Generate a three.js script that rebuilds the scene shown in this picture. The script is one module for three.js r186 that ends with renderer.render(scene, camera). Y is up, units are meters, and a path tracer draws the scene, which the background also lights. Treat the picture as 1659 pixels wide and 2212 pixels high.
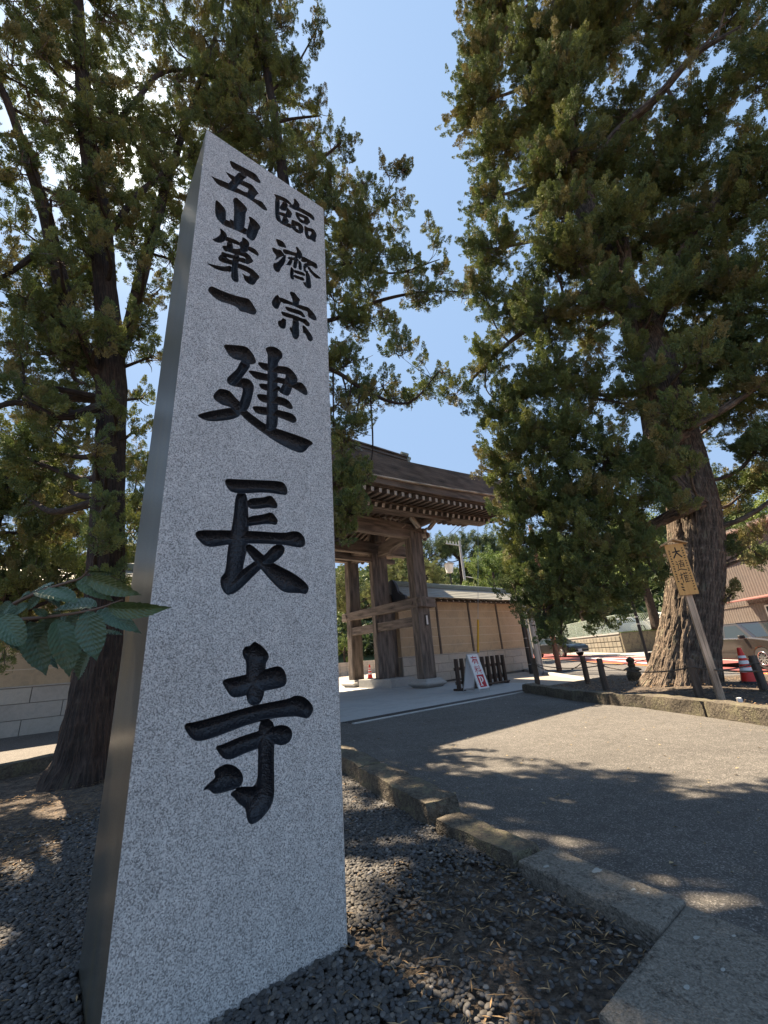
import * as THREE from 'three';
import { mergeGeometries } from 'three/addons/utils/BufferGeometryUtils.js';
import { RoundedBoxGeometry } from 'three/addons/geometries/RoundedBoxGeometry.js';

// ------------------------------------------------------------------ camera, sky, sun, exposure
const scene = new THREE.Scene();
const camera = new THREE.PerspectiveCamera(102.8225, 0.75, 0.05, 1500);
camera.position.set(0, 1, 0);
camera.up.set(-0.152368, 0.93902, 0.308263);
camera.lookAt(0.595011, 1.336201, -0.730021);
const renderer = new THREE.WebGLRenderer({ antialias: true });
renderer.toneMapping = THREE.LinearToneMapping;
renderer.toneMappingExposure = 3.8;
renderer.shadowMap.enabled = true;
const SUN_EL = 56 * Math.PI / 180, SUN_AZ = -3.5 * Math.PI / 180;
const sunDir = new THREE.Vector3(Math.sin(SUN_AZ) * Math.cos(SUN_EL), Math.sin(SUN_EL), -Math.cos(SUN_AZ) * Math.cos(SUN_EL));
{
  const W = 1024, H = 512, data = new Float32Array(W * H * 4);
  for (let j = 0; j < H; j++) for (let i = 0; i < W; i++) {
    const el = ((j + .5) / H - .5) * Math.PI, az = ((i + .5) / W - .5) * 2 * Math.PI;
    const d = [Math.cos(el) * Math.cos(az), Math.sin(el), Math.cos(el) * Math.sin(az)];
    const c = Math.max(-1, Math.min(1, d[0] * sunDir.x + d[1] * sunDir.y + d[2] * sunDir.z));
    const ang = Math.acos(c) * 180 / Math.PI;
    const hz = Math.pow(1 - Math.max(0, Math.min(1, d[1])), 4);            // paler towards the horizon
    const glow = 1.6 * Math.exp(-ang / 3) + .07 * Math.exp(-ang / 24);       // bright air round the sun
    const k = (j * W + i) * 4, b = el < 0 ? .5 : 1;
    data[k] = b * (.094 + .047 * hz + glow * 1.0);
    data[k + 1] = b * (.146 + .038 * hz + glow * .97);
    data[k + 2] = b * (.232 + .015 * hz + glow * .86);
    data[k + 3] = 1;
  }
  const t = new THREE.DataTexture(data, W, H, THREE.RGBAFormat, THREE.FloatType);
  t.mapping = THREE.EquirectangularReflectionMapping; t.magFilter = t.minFilter = THREE.LinearFilter; t.needsUpdate = true;
  scene.background = t; scene.environment = t;
}
const sun = new THREE.DirectionalLight(0xffe8c8, 5);
sun.position.copy(sunDir).multiplyScalar(60).add(new THREE.Vector3(8, 0, -6)); sun.target.position.set(8, 0, -6);
sun.castShadow = true; sun.shadow.mapSize.set(4096, 4096);
Object.assign(sun.shadow.camera, { left: -40, right: 40, top: 40, bottom: -40, near: 1, far: 160 });
scene.add(sun, sun.target);

// ------------------------------------------------------------------ helpers
const CHARS={"五":[[140,3860,168,3866,245,3880,301,3891,315,3869,330,3855,334,3837,320,3823,274,3821,243,3818,214,3818,197,3810,164,3807,153,3816,145,3834],[202,3813,246,3822,246,3806,223,3761,223,3738,216,3716,204,3703,192,3664,191,3641,187,3626,152,3608,140,3612,141,3645,162,3702,175,3741,190,3783],[125,3741,140,3742,180,3746,222,3754,253,3766,281,3774,303,3752,317,3737,325,3730,311,3711,302,3681,293,3652,255,3633,256,3685,263,3714,257,3717,234,3714,206,3709,182,3695,162,3702,147,3710,134,3724],[46,3633,65,3632,102,3644,140,3656,191,3663,216,3665,244,3670,253,3681,293,3659,343,3680,357,3670,371,3652,384,3631,366,3618,353,3616,321,3627,281,3633,245,3634,200,3623,152,3605,117,3598,94,3592,79,3598,67,3612,57,3624]],"山":[[85,3454,89,3462,95,3466,114,3455,132,3442,141,3431,145,3403,147,3361,146,3342,142,3308,134,3304,112,3317,99,3330,91,3351,88,3379,86,3418],[178,3551,186,3571,196,3581,212,3574,235,3564,254,3551,260,3540,259,3522,253,3507,252,3464,251,3384,244,3363,240,3329,215,3321,184,3321,187,3364,190,3397,188,3458,183,3521,178,3530],[272,3487,282,3493,305,3489,327,3477,341,3460,344,3449,333,3424,329,3396,315,3334,307,3318,296,3307,275,3310,264,3319,264,3353,268,3379,275,3426,280,3458,271,3474],[137,3353,149,3358,175,3362,164,3378,186,3381,222,3376,250,3377,268,3377,267,3359,262,3324,237,3323,181,3314,152,3306,133,3306]],"第":[[119,3265,127,3269,142,3263,157,3251,161,3234,154,3201,147,3187,134,3167,117,3153,102,3153,85,3155,103,3177,119,3207,129,3238],[152,3230,173,3237,208,3245,228,3243,237,3223,227,3217,191,3209,166,3201,150,3197],[163,3202,193,3211,195,3174,203,3150,188,3140,162,3129,162,3167],[241,3292,249,3297,265,3296,279,3285,285,3268,280,3243,279,3209,265,3193,247,3189,232,3195,236,3210,225,3220,228,3243,244,3267],[276,3249,295,3254,318,3256,334,3243,341,3230,336,3212,324,3215,306,3217,277,3214],[139,3144,148,3159,164,3164,193,3169,201,3173,216,3180,232,3198,252,3192,280,3192,294,3178,308,3161,310,3154,300,3135,287,3120,279,3109,266,3108,269,3151,253,3152,234,3146,210,3135,178,3132,157,3119,144,3130],[137,3097,145,3108,163,3111,200,3122,233,3129,269,3148,275,3108,247,3104,230,3100,199,3098,171,3084,141,3082],[140,3090,169,3082,173,3077,198,3082,227,3086,233,3082,195,3046,167,3039,144,3031,130,3035,124,3047,128,3064],[199,3130,234,3150,232,3102,228,3048,230,3018,234,2995,237,2958,233,2949,219,2941,205,2943,198,2957,196,2973,197,3009,196,3065,199,3101],[72,2973,86,2980,119,2990,159,3008,195,3045,202,3001,178,2987,149,2971,114,2964,93,2968],[225,3082,254,3091,301,3095,321,3088,344,3071,350,3064,347,3050,337,3035,327,3000,319,2984,306,2976,287,2974,271,2983,262,3000,261,3016,248,3024,272,3023,291,3025,300,3050,279,3051,249,3051,224,3048]],"一":[[89,2800,95,2825,107,2840,123,2839,165,2840,225,2848,275,2864,297,2870,315,2851,337,2820,342,2800,330,2777,307,2769,279,2768,254,2757,239,2777,195,2776,159,2765,132,2770,106,2782]],"臨":[[432,3798,458,3805,461,3747,457,3684,460,3656,467,3633,476,3599,452,3591,439,3598,432,3633,429,3689,428,3742],[418,3815,440,3826,477,3842,514,3846,532,3838,544,3826,545,3802,530,3808,512,3812,482,3806,456,3793,436,3783,432,3798,425,3806],[480,3804,512,3810,517,3793,510,3765,506,3728,459,3706,463,3743,474,3768],[555,3888,562,3901,572,3901,589,3887,598,3876,599,3862,596,3843,627,3851,668,3857,686,3859,703,3848,709,3837,708,3810,692,3806,678,3814,641,3812,598,3807,560,3790,542,3790,519,3788,519,3796,532,3808,546,3822,560,3859],[510,3771,524,3765,540,3751,546,3741,540,3715,535,3691,515,3679,502,3683,501,3709,506,3731],[451,3678,475,3694,504,3705,524,3701,511,3675,486,3665,462,3657],[484,3668,511,3678,517,3663,525,3649,511,3625,472,3599,480,3635],[452,3603,476,3611,518,3636,542,3636,547,3607,529,3598,489,3590,463,3589],[567,3771,574,3784,622,3796,658,3807,668,3793,679,3767,660,3743,657,3724,626,3716,625,3745,637,3771,595,3758,579,3747],[567,3771,581,3771,595,3758,605,3741,626,3746,638,3719,602,3706,584,3721,570,3746],[540,3676,551,3692,560,3688,584,3699,607,3700,623,3686,627,3671,623,3632,614,3611,588,3628,592,3664,570,3650,542,3633],[540,3676,556,3677,571,3651,573,3628,589,3629,614,3611,588,3595,565,3595,547,3604,538,3623],[629,3688,635,3702,647,3705,657,3702,689,3722,706,3718,720,3699,723,3680,714,3636,716,3616,701,3607,677,3608,668,3634,680,3655,687,3688,659,3672,637,3658],[630,3683,647,3687,660,3673,661,3635,673,3637,684,3607,668,3605,653,3594,639,3611,633,3648]],"濟":[[439,3426,446,3437,458,3441,488,3445,499,3430,508,3416,506,3403,484,3396,459,3383,451,3397,445,3413],[417,3340,424,3349,440,3352,451,3350,466,3362,477,3361,489,3349,495,3343,496,3328,482,3319,463,3293,450,3270,437,3250,441,3269,448,3297,430,3306,421,3319],[489,3323,504,3349,506,3327,503,3290,490,3247,475,3220,467,3178,447,3167,432,3177,426,3200,429,3226,450,3242,469,3278],[484,3375,493,3386,511,3395,534,3400,566,3410,590,3423,607,3411,564,3378,529,3367,507,3351,491,3351],[570,3461,576,3470,585,3468,605,3452,614,3435,618,3416,599,3373,592,3377,581,3378,576,3357,562,3349,563,3383,573,3411,581,3425],[607,3411,636,3420,673,3419,718,3424,722,3406,725,3389,715,3377,704,3372,682,3381,664,3362,623,3346,626,3356,653,3387,645,3386,623,3366,604,3365,611,3385],[515,3330,525,3344,543,3354,564,3364,583,3376,595,3358,566,3344,539,3327,525,3323],[527,3323,550,3335,548,3316,537,3280,523,3272,503,3265,516,3280],[559,3345,588,3362,580,3316,576,3284,562,3274,550,3281,557,3314],[588,3362,602,3360,611,3349,612,3309,610,3290,597,3287,590,3293,589,3327],[623,3346,665,3369,650,3345,639,3330,640,3307,659,3317,654,3302,637,3288,623,3299,622,3330],[647,3345,664,3362,679,3343,698,3332,728,3325,752,3313,725,3300,708,3291,686,3303,664,3321],[541,3273,548,3270,560,3258,557,3228,555,3213,562,3189,558,3179,546,3172,535,3182,533,3212,536,3256],[557,3257,571,3266,599,3274,623,3281,637,3273,634,3257,613,3251,576,3241,557,3241],[556,3219,576,3227,599,3231,622,3240,629,3228,627,3215,613,3208,587,3203,560,3198],[637,3302,654,3305,666,3290,671,3266,674,3228,677,3198,672,3181,655,3170,638,3171,624,3185,620,3199,611,3198,641,3207,639,3254]],"宗":[[533,3063,541,3076,553,3078,566,3079,582,3060,596,3052,601,3044,593,3029,591,3003,584,2981,551,2974,551,3019,542,3041,534,3052],[454,2993,458,2998,466,2991,471,2984,484,2963,476,2945,466,2911,464,2898,452,2889,437,2890,428,2902,424,2917,428,2940,438,2964,444,2980],[467,2982,475,2989,503,2994,551,2995,591,3003,632,3014,655,3019,667,3010,692,2995,704,2974,710,2964,706,2946,691,2938,677,2941,652,2942,649,2954,650,2984,627,2979,591,2974,555,2974,520,2967,495,2954,480,2961],[503,2939,516,2943,555,2953,600,2963,613,2960,629,2943,634,2935,629,2927,615,2922,600,2929,573,2924,525,2915,510,2919],[480,2881,485,2892,493,2893,534,2902,577,2908,618,2911,638,2920,649,2909,661,2900,663,2885,654,2873,640,2867,626,2878,600,2882,577,2880,543,2873,502,2863,487,2868],[551,2886,586,2887,593,2865,591,2838,593,2789,594,2774,584,2747,571,2733,558,2734,550,2749,545,2771,534,2783,534,2806,551,2807],[464,2810,473,2820,482,2822,488,2842,500,2850,504,2842,514,2847,510,2835,513,2814,507,2781,499,2771,482,2768,468,2777,462,2791],[613,2853,617,2863,629,2864,651,2842,671,2824,682,2797,680,2785,668,2768,657,2766,646,2773,639,2795,626,2811,610,2805,619,2815,615,2836]],"建":[[180,2508,236,2529,285,2549,310,2544,335,2516,353,2476,333,2455,317,2446,274,2454,244,2443,213,2454,197,2479],[277,2465,319,2456,318,2427,279,2345,262,2297,230,2282,213,2295,211,2321,230,2349,257,2395],[250,2310,279,2349,309,2359,329,2352,344,2330,343,2297,333,2235,323,2191,309,2167,279,2175,276,2200,287,2253,291,2295,266,2290,230,2282],[155,2202,178,2246,199,2252,228,2254,255,2227,285,2204,309,2182,289,2131,236,2168,204,2161,176,2172,158,2182],[94,2071,108,2084,142,2108,185,2133,236,2162,279,2171,288,2136,247,2100,199,2078,162,2061,123,2057],[250,2182,278,2197,317,2171,367,2145,407,2127,443,2121,468,2122,552,2119,653,2111,676,2094,648,2072,630,2042,608,2021,573,2018,510,2031,453,2050,401,2073,342,2102,288,2136],[397,2586,412,2606,446,2623,473,2618,493,2601,493,2570,474,2546,465,2507,468,2380,473,2194,472,2135,452,2102,406,2105,415,2139,412,2310,412,2478,411,2557,400,2572],[352,2483,410,2494,470,2506,523,2525,555,2511,580,2481,585,2455,560,2417,506,2454,519,2472,466,2457,403,2445,374,2451],[309,2404,326,2416,412,2429,462,2431,515,2443,573,2442,605,2458,629,2440,645,2405,638,2382,614,2383,551,2403,497,2404,413,2386,352,2370,328,2388],[514,2463,550,2443,555,2415,537,2349,520,2333,472,2343,485,2367,506,2425],[364,2354,417,2367,493,2383,472,2338,414,2324,378,2325],[358,2288,415,2302,498,2320,538,2310,558,2275,547,2261,525,2261,495,2269,416,2252,384,2249,364,2264],[340,2211,417,2229,499,2235,547,2240,573,2223,578,2201,560,2181,538,2184,479,2191,418,2182,367,2171,343,2189]],"長":[[227,1794,289,1803,375,1818,491,1839,517,1828,530,1795,524,1771,498,1769,418,1766,325,1742,265,1733,242,1755],[283,1749,334,1750,344,1620,347,1552,342,1473,333,1434,329,1396,312,1322,279,1283,258,1294,241,1324,239,1359,259,1376,261,1470,270,1542,279,1622],[332,1719,407,1736,445,1757,467,1735,480,1715,474,1692,444,1696,385,1677,340,1670],[336,1634,409,1653,450,1675,472,1652,483,1635,473,1609,440,1617,354,1592,337,1588],[126,1541,198,1552,355,1570,519,1579,557,1596,595,1595,621,1567,621,1530,595,1517,551,1520,507,1524,357,1513,252,1496,183,1473,138,1505],[415,1457,465,1520,507,1524,520,1499,502,1465,455,1427,416,1413,373,1367,318,1307,279,1282,261,1340,329,1396,382,1438],[336,1500,357,1513,426,1458,473,1429,563,1395,626,1353,640,1328,625,1299,600,1306,516,1303,475,1334,428,1381,394,1417,342,1473]],"寺":[[340,1070,355,1087,370,1084,388,1104,403,1096,433,1075,453,1047,449,1029,437,1016,438,866,365,863,360,983,360,1030,346,1044],[268,960,280,971,320,974,430,991,489,1004,515,993,531,961,531,930,511,918,442,914,368,905,323,900,301,910,282,940],[146,830,157,838,180,836,267,847,369,862,462,870,542,872,567,884,610,875,647,842,655,815,630,787,604,795,573,805,483,811,372,802,287,784,223,773,188,775,164,799],[257,749,281,749,339,764,418,774,493,781,512,782,547,769,560,742,548,715,513,707,480,722,415,715,354,705,321,696,292,701,270,727],[414,812,463,811,483,782,480,683,483,605,485,541,470,512,440,487,410,477,393,481,382,501,378,533,349,554,335,575,316,588,338,599,363,604,419,587,418,694],[256,672,281,682,301,686,326,677,352,657,366,629,359,605,334,600,316,600,274,599,258,604,245,622,223,618,237,634,261,646,266,656]]};
const RT_TRUNK=[[9.74,-0.17,-3.35,0.72],[9.79,0.22,-3.21,0.57],[9.84,0.72,-3.04,0.5],[9.91,1.39,-2.8,0.46],[10.03,2.95,-2.33,0.44],[10.08,4.88,-2.1,0.38],[10.1,7.58,-2.02,0.36],[10.07,9.78,-2.19,0.31],[10.04,13.46,-2.28,0.25],[10.12,17.4,-1.9,0.2],[10.23,21.62,-1.22,0.15],[10.28,25.12,-0.62,0.08]];
const RT_LIMBS=[[[9.76,3.35,-2.16,0.26],[9.7,4.48,-2.42,0.22],[9.74,6.16,-2.26,0.2],[9.78,8.02,-2.08,0.17],[9.85,10.46,-1.74,0.12]],[[10.4,7.77,-2.07,0.17],[10.56,9.5,-0.95,0.15],[10.6,10.44,0.14,0.12],[10.55,11.08,1.0,0.08]],[[10.14,13.58,-2.3,0.14],[10.34,14.34,-1.14,0.12],[10.4,14.33,-0.1,0.1],[10.37,14.47,0.79,0.07],[10.28,13.92,1.56,0.04]],[[9.67,9.44,-2.1,0.13],[9.34,9.39,-3.28,0.09],[8.72,8.93,-4.68,0.06],[7.96,7.87,-5.89,0.03]],[[9.53,4.91,-1.82,0.14],[9.25,4.37,-2.92,0.11],[8.84,4.26,-3.99,0.08],[8.29,3.84,-5.04,0.05]],[[9.4,3.41,-1.93,0.13],[9.16,3.09,-2.87,0.1],[8.8,2.61,-3.85,0.08],[8.32,1.97,-4.78,0.05]]];
const RT_BLOBS=[[10.49,25.92,-3.32,1.42],[10.04,23.17,-3.98,1.19],[9.65,20.61,-4.38,1.3],[9.59,17.27,-4.04,1.18],[9.19,15.12,-4.65,0.85],[9.01,12.78,-4.78,1.0],[8.62,11.08,-5.07,0.7],[8.94,9.87,-4.48,0.97],[8.35,8.45,-5.12,0.7],[7.68,7.63,-5.93,0.46],[8.33,6.86,-4.97,0.94],[8.2,5.37,-4.99,0.89],[8.34,4.21,-4.75,0.89],[8.0,3.16,-5.12,0.58],[7.81,2.28,-5.23,0.46],[7.97,1.68,-4.79,0.62],[8.31,1.88,-4.17,0.56],[8.48,1.38,-3.82,0.37],[8.79,1.8,-3.32,0.5],[8.07,1.07,-4.63,0.26],[10.13,19.99,-1.88,1.58],[10.78,18.87,-0.6,1.47],[10.78,16.55,0.71,1.16],[10.88,15.17,1.62,0.84],[10.5,12.8,1.44,0.67],[10.02,16.86,-2.37,1.36],[10.97,15.47,-0.86,1.13],[11.0,13.26,0.27,1.09],[10.58,10.61,0.69,0.85],[9.37,13.61,-2.87,1.12],[8.92,11.6,-2.65,0.79],[8.68,10.36,-3.06,0.88],[10.84,14.03,-1.84,1.27],[10.97,12.28,-0.74,1.25],[10.8,10.04,-0.03,1.19],[10.71,11.22,-2.49,0.97],[10.9,10.65,-1.49,1.01],[10.76,8.73,-0.94,1.11],[10.4,7.73,-0.12,0.89],[8.7,8.8,-3.56,0.98],[10.3,8.94,-3.25,0.7],[10.88,7.69,-1.65,0.83],[10.56,6.73,-0.93,0.93],[10.18,5.6,-0.56,0.84],[8.61,7.06,-3.78,0.93],[9.07,6.32,-3.16,0.69],[9.05,5.83,-2.55,0.46],[11.11,5.54,-1.4,0.67],[10.56,4.47,-0.97,0.68],[8.43,5.42,-3.93,0.98],[8.73,4.69,-3.2,0.82],[8.85,4.31,-2.51,0.56],[8.41,3.84,-3.96,0.83],[8.63,3.41,-3.19,0.78],[8.78,3.65,-2.41,0.41],[11.28,3.75,-1.63,0.55],[11.07,2.51,-1.72,0.44],[8.3,2.7,-3.97,0.7],[8.59,2.56,-3.3,0.67],[8.65,2.73,-2.81,0.37],[10.43,2.4,-1.88,0.25],[10.18,1.66,-2.15,0.2],[11.12,6.39,-1.99,0.62],[8.77,4.47,-2.02,0.33],[8.72,3.87,-1.79,0.25],[8.97,5.95,-2.03,0.49],[8.81,5.12,-1.86,0.37],[8.93,6.9,-2.23,0.56],[8.97,8.58,-2.44,0.81],[8.85,9.91,-2.51,0.84],[9.18,13.65,-2.04,1.05],[9.44,16.71,-1.75,1.14],[9.16,10.55,-1.59,0.82],[9.29,7.99,-1.42,0.7],[9.12,6.13,-1.2,0.5],[9.07,4.92,-1.52,0.33],[8.71,4.07,-2.27,0.41],[8.63,3.25,-2.16,0.27],[7.83,2.35,-4.83,0.45],[7.96,2.19,-4.41,0.52],[7.98,4.06,-5.16,0.6],[8.29,1.99,-3.76,0.5],[8.84,2.22,-2.9,0.37],[10.44,26.86,-1.1,2.46],[10.47,21.22,0.85,1.94],[10.59,17.71,2.14,1.62],[10.27,11.91,2.17,1.2],[10.41,8.94,1.37,1.15],[10.29,6.17,0.51,1.09],[10.59,3.8,-0.38,0.94],[10.42,25.77,1.31,1.98]];
const LT_TRUNK=[[0.52,-0.1,-6.15,0.42],[0.52,0.25,-6.12,0.3],[0.5,0.7,-6.1,0.24],[0.46,1.7,-6.1,0.2],[0.26,3.75,-6.09,0.167],[0.11,5.05,-6.1,0.176],[-0.17,6.64,-6.1,0.141],[-0.46,8.12,-6.08,0.15],[-0.79,9.46,-6.05,0.123],[-1.15,11.29,-5.99,0.097],[-1.51,13.33,-5.91,0.07],[-1.91,15.77,-5.79,0.044]];
const LT_LIMBS=[[[0.04,4.94,-6.1,0.086],[-0.38,5.63,-6.09,0.086],[-0.74,6.59,-6.06,0.099],[-1.04,7.52,-6.01,0.086],[-1.33,8.18,-5.95,0.066],[-1.67,8.96,-5.87,0.053],[-2.02,9.55,-5.76,0.033]],[[0.12,5.28,-6.2,0.092],[0.23,6.31,-6.2,0.092],[0.27,7.42,-6.19,0.092],[0.36,8.95,-6.19,0.073],[0.5,10.79,-6.18,0.059],[0.7,13.22,-6.16,0.046],[0.93,15.78,-6.13,0.033],[1.05,19.75,-6.11,0.02]],[[-0.3,7.41,-5.99,0.059],[0.02,8.77,-6.0,0.046],[0.62,10.32,-5.97,0.033],[1.2,11.7,-5.88,0.02]],[[-0.65,8.89,-5.96,0.053],[-0.3,10.99,-5.99,0.04],[0.24,12.79,-6.0,0.033],[1.88,13.56,-5.7,0.02],[3.04,13.38,-5.17,0.013]],[[0.04,4.5,-6.0,0.066],[-0.35,4.21,-5.99,0.046],[-0.76,4.25,-5.95,0.033],[-1.09,3.91,-5.9,0.02]],[[-0.87,6.91,-5.94,0.04],[-1.03,6.41,-5.91,0.033],[-1.22,5.91,-5.87,0.02],[-1.42,5.66,-5.83,0.013]],[[-1.09,7.64,-5.9,0.04],[-1.42,8.42,-5.83,0.033],[-1.63,8.21,-5.77,0.02],[-1.87,8.03,-5.7,0.013]]];
const LT_BLOBS=[[-1.91,10.95,-5.79,0.55],[-1.49,11.62,-5.92,0.63],[-0.99,12.98,-6.02,0.75],[-0.14,14.2,-6.1,0.6],[0.66,14.81,-6.06,0.8],[1.5,16.65,-5.91,0.65],[-1.57,9.6,-5.89,0.43],[-1.04,10.77,-6.01,0.68],[0.32,12.59,-6.09,0.73],[1.05,13.23,-6.01,0.67],[1.79,14.25,-5.83,0.55],[-0.89,9.33,-6.03,0.57],[-0.35,10.27,-6.09,0.62],[0.42,11.0,-6.09,0.68],[1.15,11.66,-5.99,0.64],[-1.39,7.9,-5.94,0.33],[-0.82,8.06,-6.04,0.54],[-0.31,8.82,-6.09,0.62],[0.32,9.54,-6.09,0.64],[0.99,10.08,-6.02,0.36],[-1.22,6.95,-5.98,0.32],[-0.52,7.14,-6.08,0.46],[0.08,7.82,-6.1,0.46],[0.64,7.76,-6.07,0.36],[-0.94,5.83,-6.03,0.34],[-0.55,6.2,-6.08,0.33],[0.48,6.84,-6.08,0.34],[-0.91,5.15,-6.03,0.36],[-0.51,5.31,-6.08,0.38],[0.29,5.57,-5.79,0.3],[-0.1,5.27,-5.6,0.37],[0.54,5.43,-5.77,0.31],[-0.71,4.47,-6.06,0.41],[-0.33,4.14,-6.09,0.36],[0.08,3.69,-5.5,0.2],[0.46,4.15,-5.78,0.25],[0.53,4.88,-6.08,0.21],[-0.07,11.04,-6.1,0.35],[-0.54,10.36,-6.08,0.37],[-0.39,11.56,-6.09,0.33],[-0.65,9.64,-6.07,0.31],[-0.33,9.78,-6.09,0.31],[-0.78,11.35,-6.05,0.29],[-0.54,5.87,-8.38,0.42],[-0.71,5.32,-8.37,0.4],[-0.57,7.14,-9.18,0.48],[-1.02,5.66,-8.34,0.4],[-0.22,5.48,-8.2,0.38],[-0.43,4.68,-8.19,0.35],[-0.76,4.49,-8.17,0.38],[-0.2,6.58,-8.8,0.42],[-0.14,3.98,-8.0,0.34],[-0.57,3.73,-7.98,0.33],[-0.55,6.03,-7.58,0.39],[-0.55,6.03,-6.58,0.35],[-0.63,8.0,-8.88,0.48],[-0.63,7.99,-7.87,0.44],[-0.83,6.02,-7.35,0.37],[-1.15,6.87,-7.92,0.4],[-0.68,6.3,-5.56,0.28],[-0.92,7.21,-5.52,0.28],[-1.25,7.75,-5.46,0.28],[-0.27,6.88,-5.49,0.3],[-0.53,7.99,-5.47,0.34],[0.25,6.8,-5.59,0.28],[-0.77,9.29,-5.55,0.33],[0.17,4.25,-5.5,0.21],[0.28,2.71,-5.49,0.16],[-0.33,5.26,-5.59,0.21],[0.24,5.81,-5.59,0.26],[-0.52,6.72,-7.18,0.43],[-0.55,7.79,-7.58,0.42],[-0.58,8.88,-7.98,0.46],[-0.7,6.31,-7.17,0.37],[-1.11,6.71,-7.11,0.44],[-1.03,7.65,-7.53,0.48],[-0.5,5.73,-6.98,0.33],[-1.06,5.26,-6.92,0.33],[-1.29,9.23,-5.96,0.4],[0.11,10.12,-6.1,0.47],[0.78,10.61,-6.05,0.46],[-1.56,10.51,-5.9,0.37],[0.08,8.37,-6.1,0.43],[-0.43,7.82,-6.08,0.37],[-0.95,6.5,-6.03,0.29],[1.16,13.61,-5.48,0.56],[2.08,15.38,-5.2,0.5],[1.88,12.01,-6.12,0.53],[1.28,13.62,-6.48,0.66],[0.81,12.49,-6.35,0.61],[1.64,14.19,-5.15,0.62],[1.37,12.25,-5.33,0.53],[2.29,13.76,-5.11,0.43],[0.5,9.06,-6.38,0.43],[0.8,9.67,-6.15,0.36],[-1.21,6.35,-5.98,0.28],[-0.69,5.77,-6.06,0.32],[-1.79,9.92,-5.83,0.42],[0.27,3.03,-5.59,0.22],[0.56,2.69,-5.67,0.26],[0.25,2.43,-5.49,0.21],[0.59,2.06,-5.67,0.22],[0.21,3.46,-5.6,0.17],[-2.24,9.29,-5.67,0.7],[-1.88,7.4,-5.8,0.66],[-1.56,5.71,-5.9,0.56],[-2.01,12.95,-5.76,0.88],[-1.17,15.55,-5.99,1.16],[0.16,18.67,-6.1,1.43],[1.62,19.97,-5.57,1.16],[-0.84,20.51,-5.74,1.63],[1.3,26.29,-5.65,1.97],[-2.03,15.94,-5.43,1.06],[3.52,26.48,-4.35,1.88],[-1.83,24.23,-5.29,1.8],[1.73,40.47,-5.33,3.09]];
const BT_TRUNK=[[2.3,-0.1,-5.9,0.28],[2.3,0.4,-5.9,0.21],[2.3,1.6,-5.85,0.17],[2.35,3.2,-5.75,0.15],[2.55,5.63,-5.15,0.16],[2.47,7.69,-5.19,0.14],[2.29,10.6,-5.27,0.1],[1.97,13.69,-5.4,0.08],[1.64,16.86,-5.51,0.06],[1.36,20.29,-5.59,0.03]];
const BT_LIMBS=[[[2.48,6.47,-5.02,0.044],[3.03,6.62,-4.71,0.033],[3.7,6.99,-4.2,0.028],[4.28,7.02,-3.61,0.017],[4.69,6.76,-3.06,0.008]],[[2.44,5.61,-4.93,0.044],[2.95,5.45,-4.64,0.033],[3.42,4.98,-4.31,0.028],[3.85,4.74,-3.93,0.017],[4.23,5.24,-3.51,0.008]],[[2.33,8.67,-5.09,0.044],[2.95,9.56,-4.76,0.033],[3.46,9.03,-4.4,0.022],[4.04,9.68,-3.88,0.017]],[[2.46,7.04,-4.98,0.039],[3.18,7.88,-4.55,0.028],[3.88,7.54,-3.97,0.017],[4.44,7.62,-3.33,0.008]],[[2.01,13.08,-5.33,0.028],[2.53,14.46,-5.11,0.022],[3.04,16.51,-4.82,0.011]]];
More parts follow.
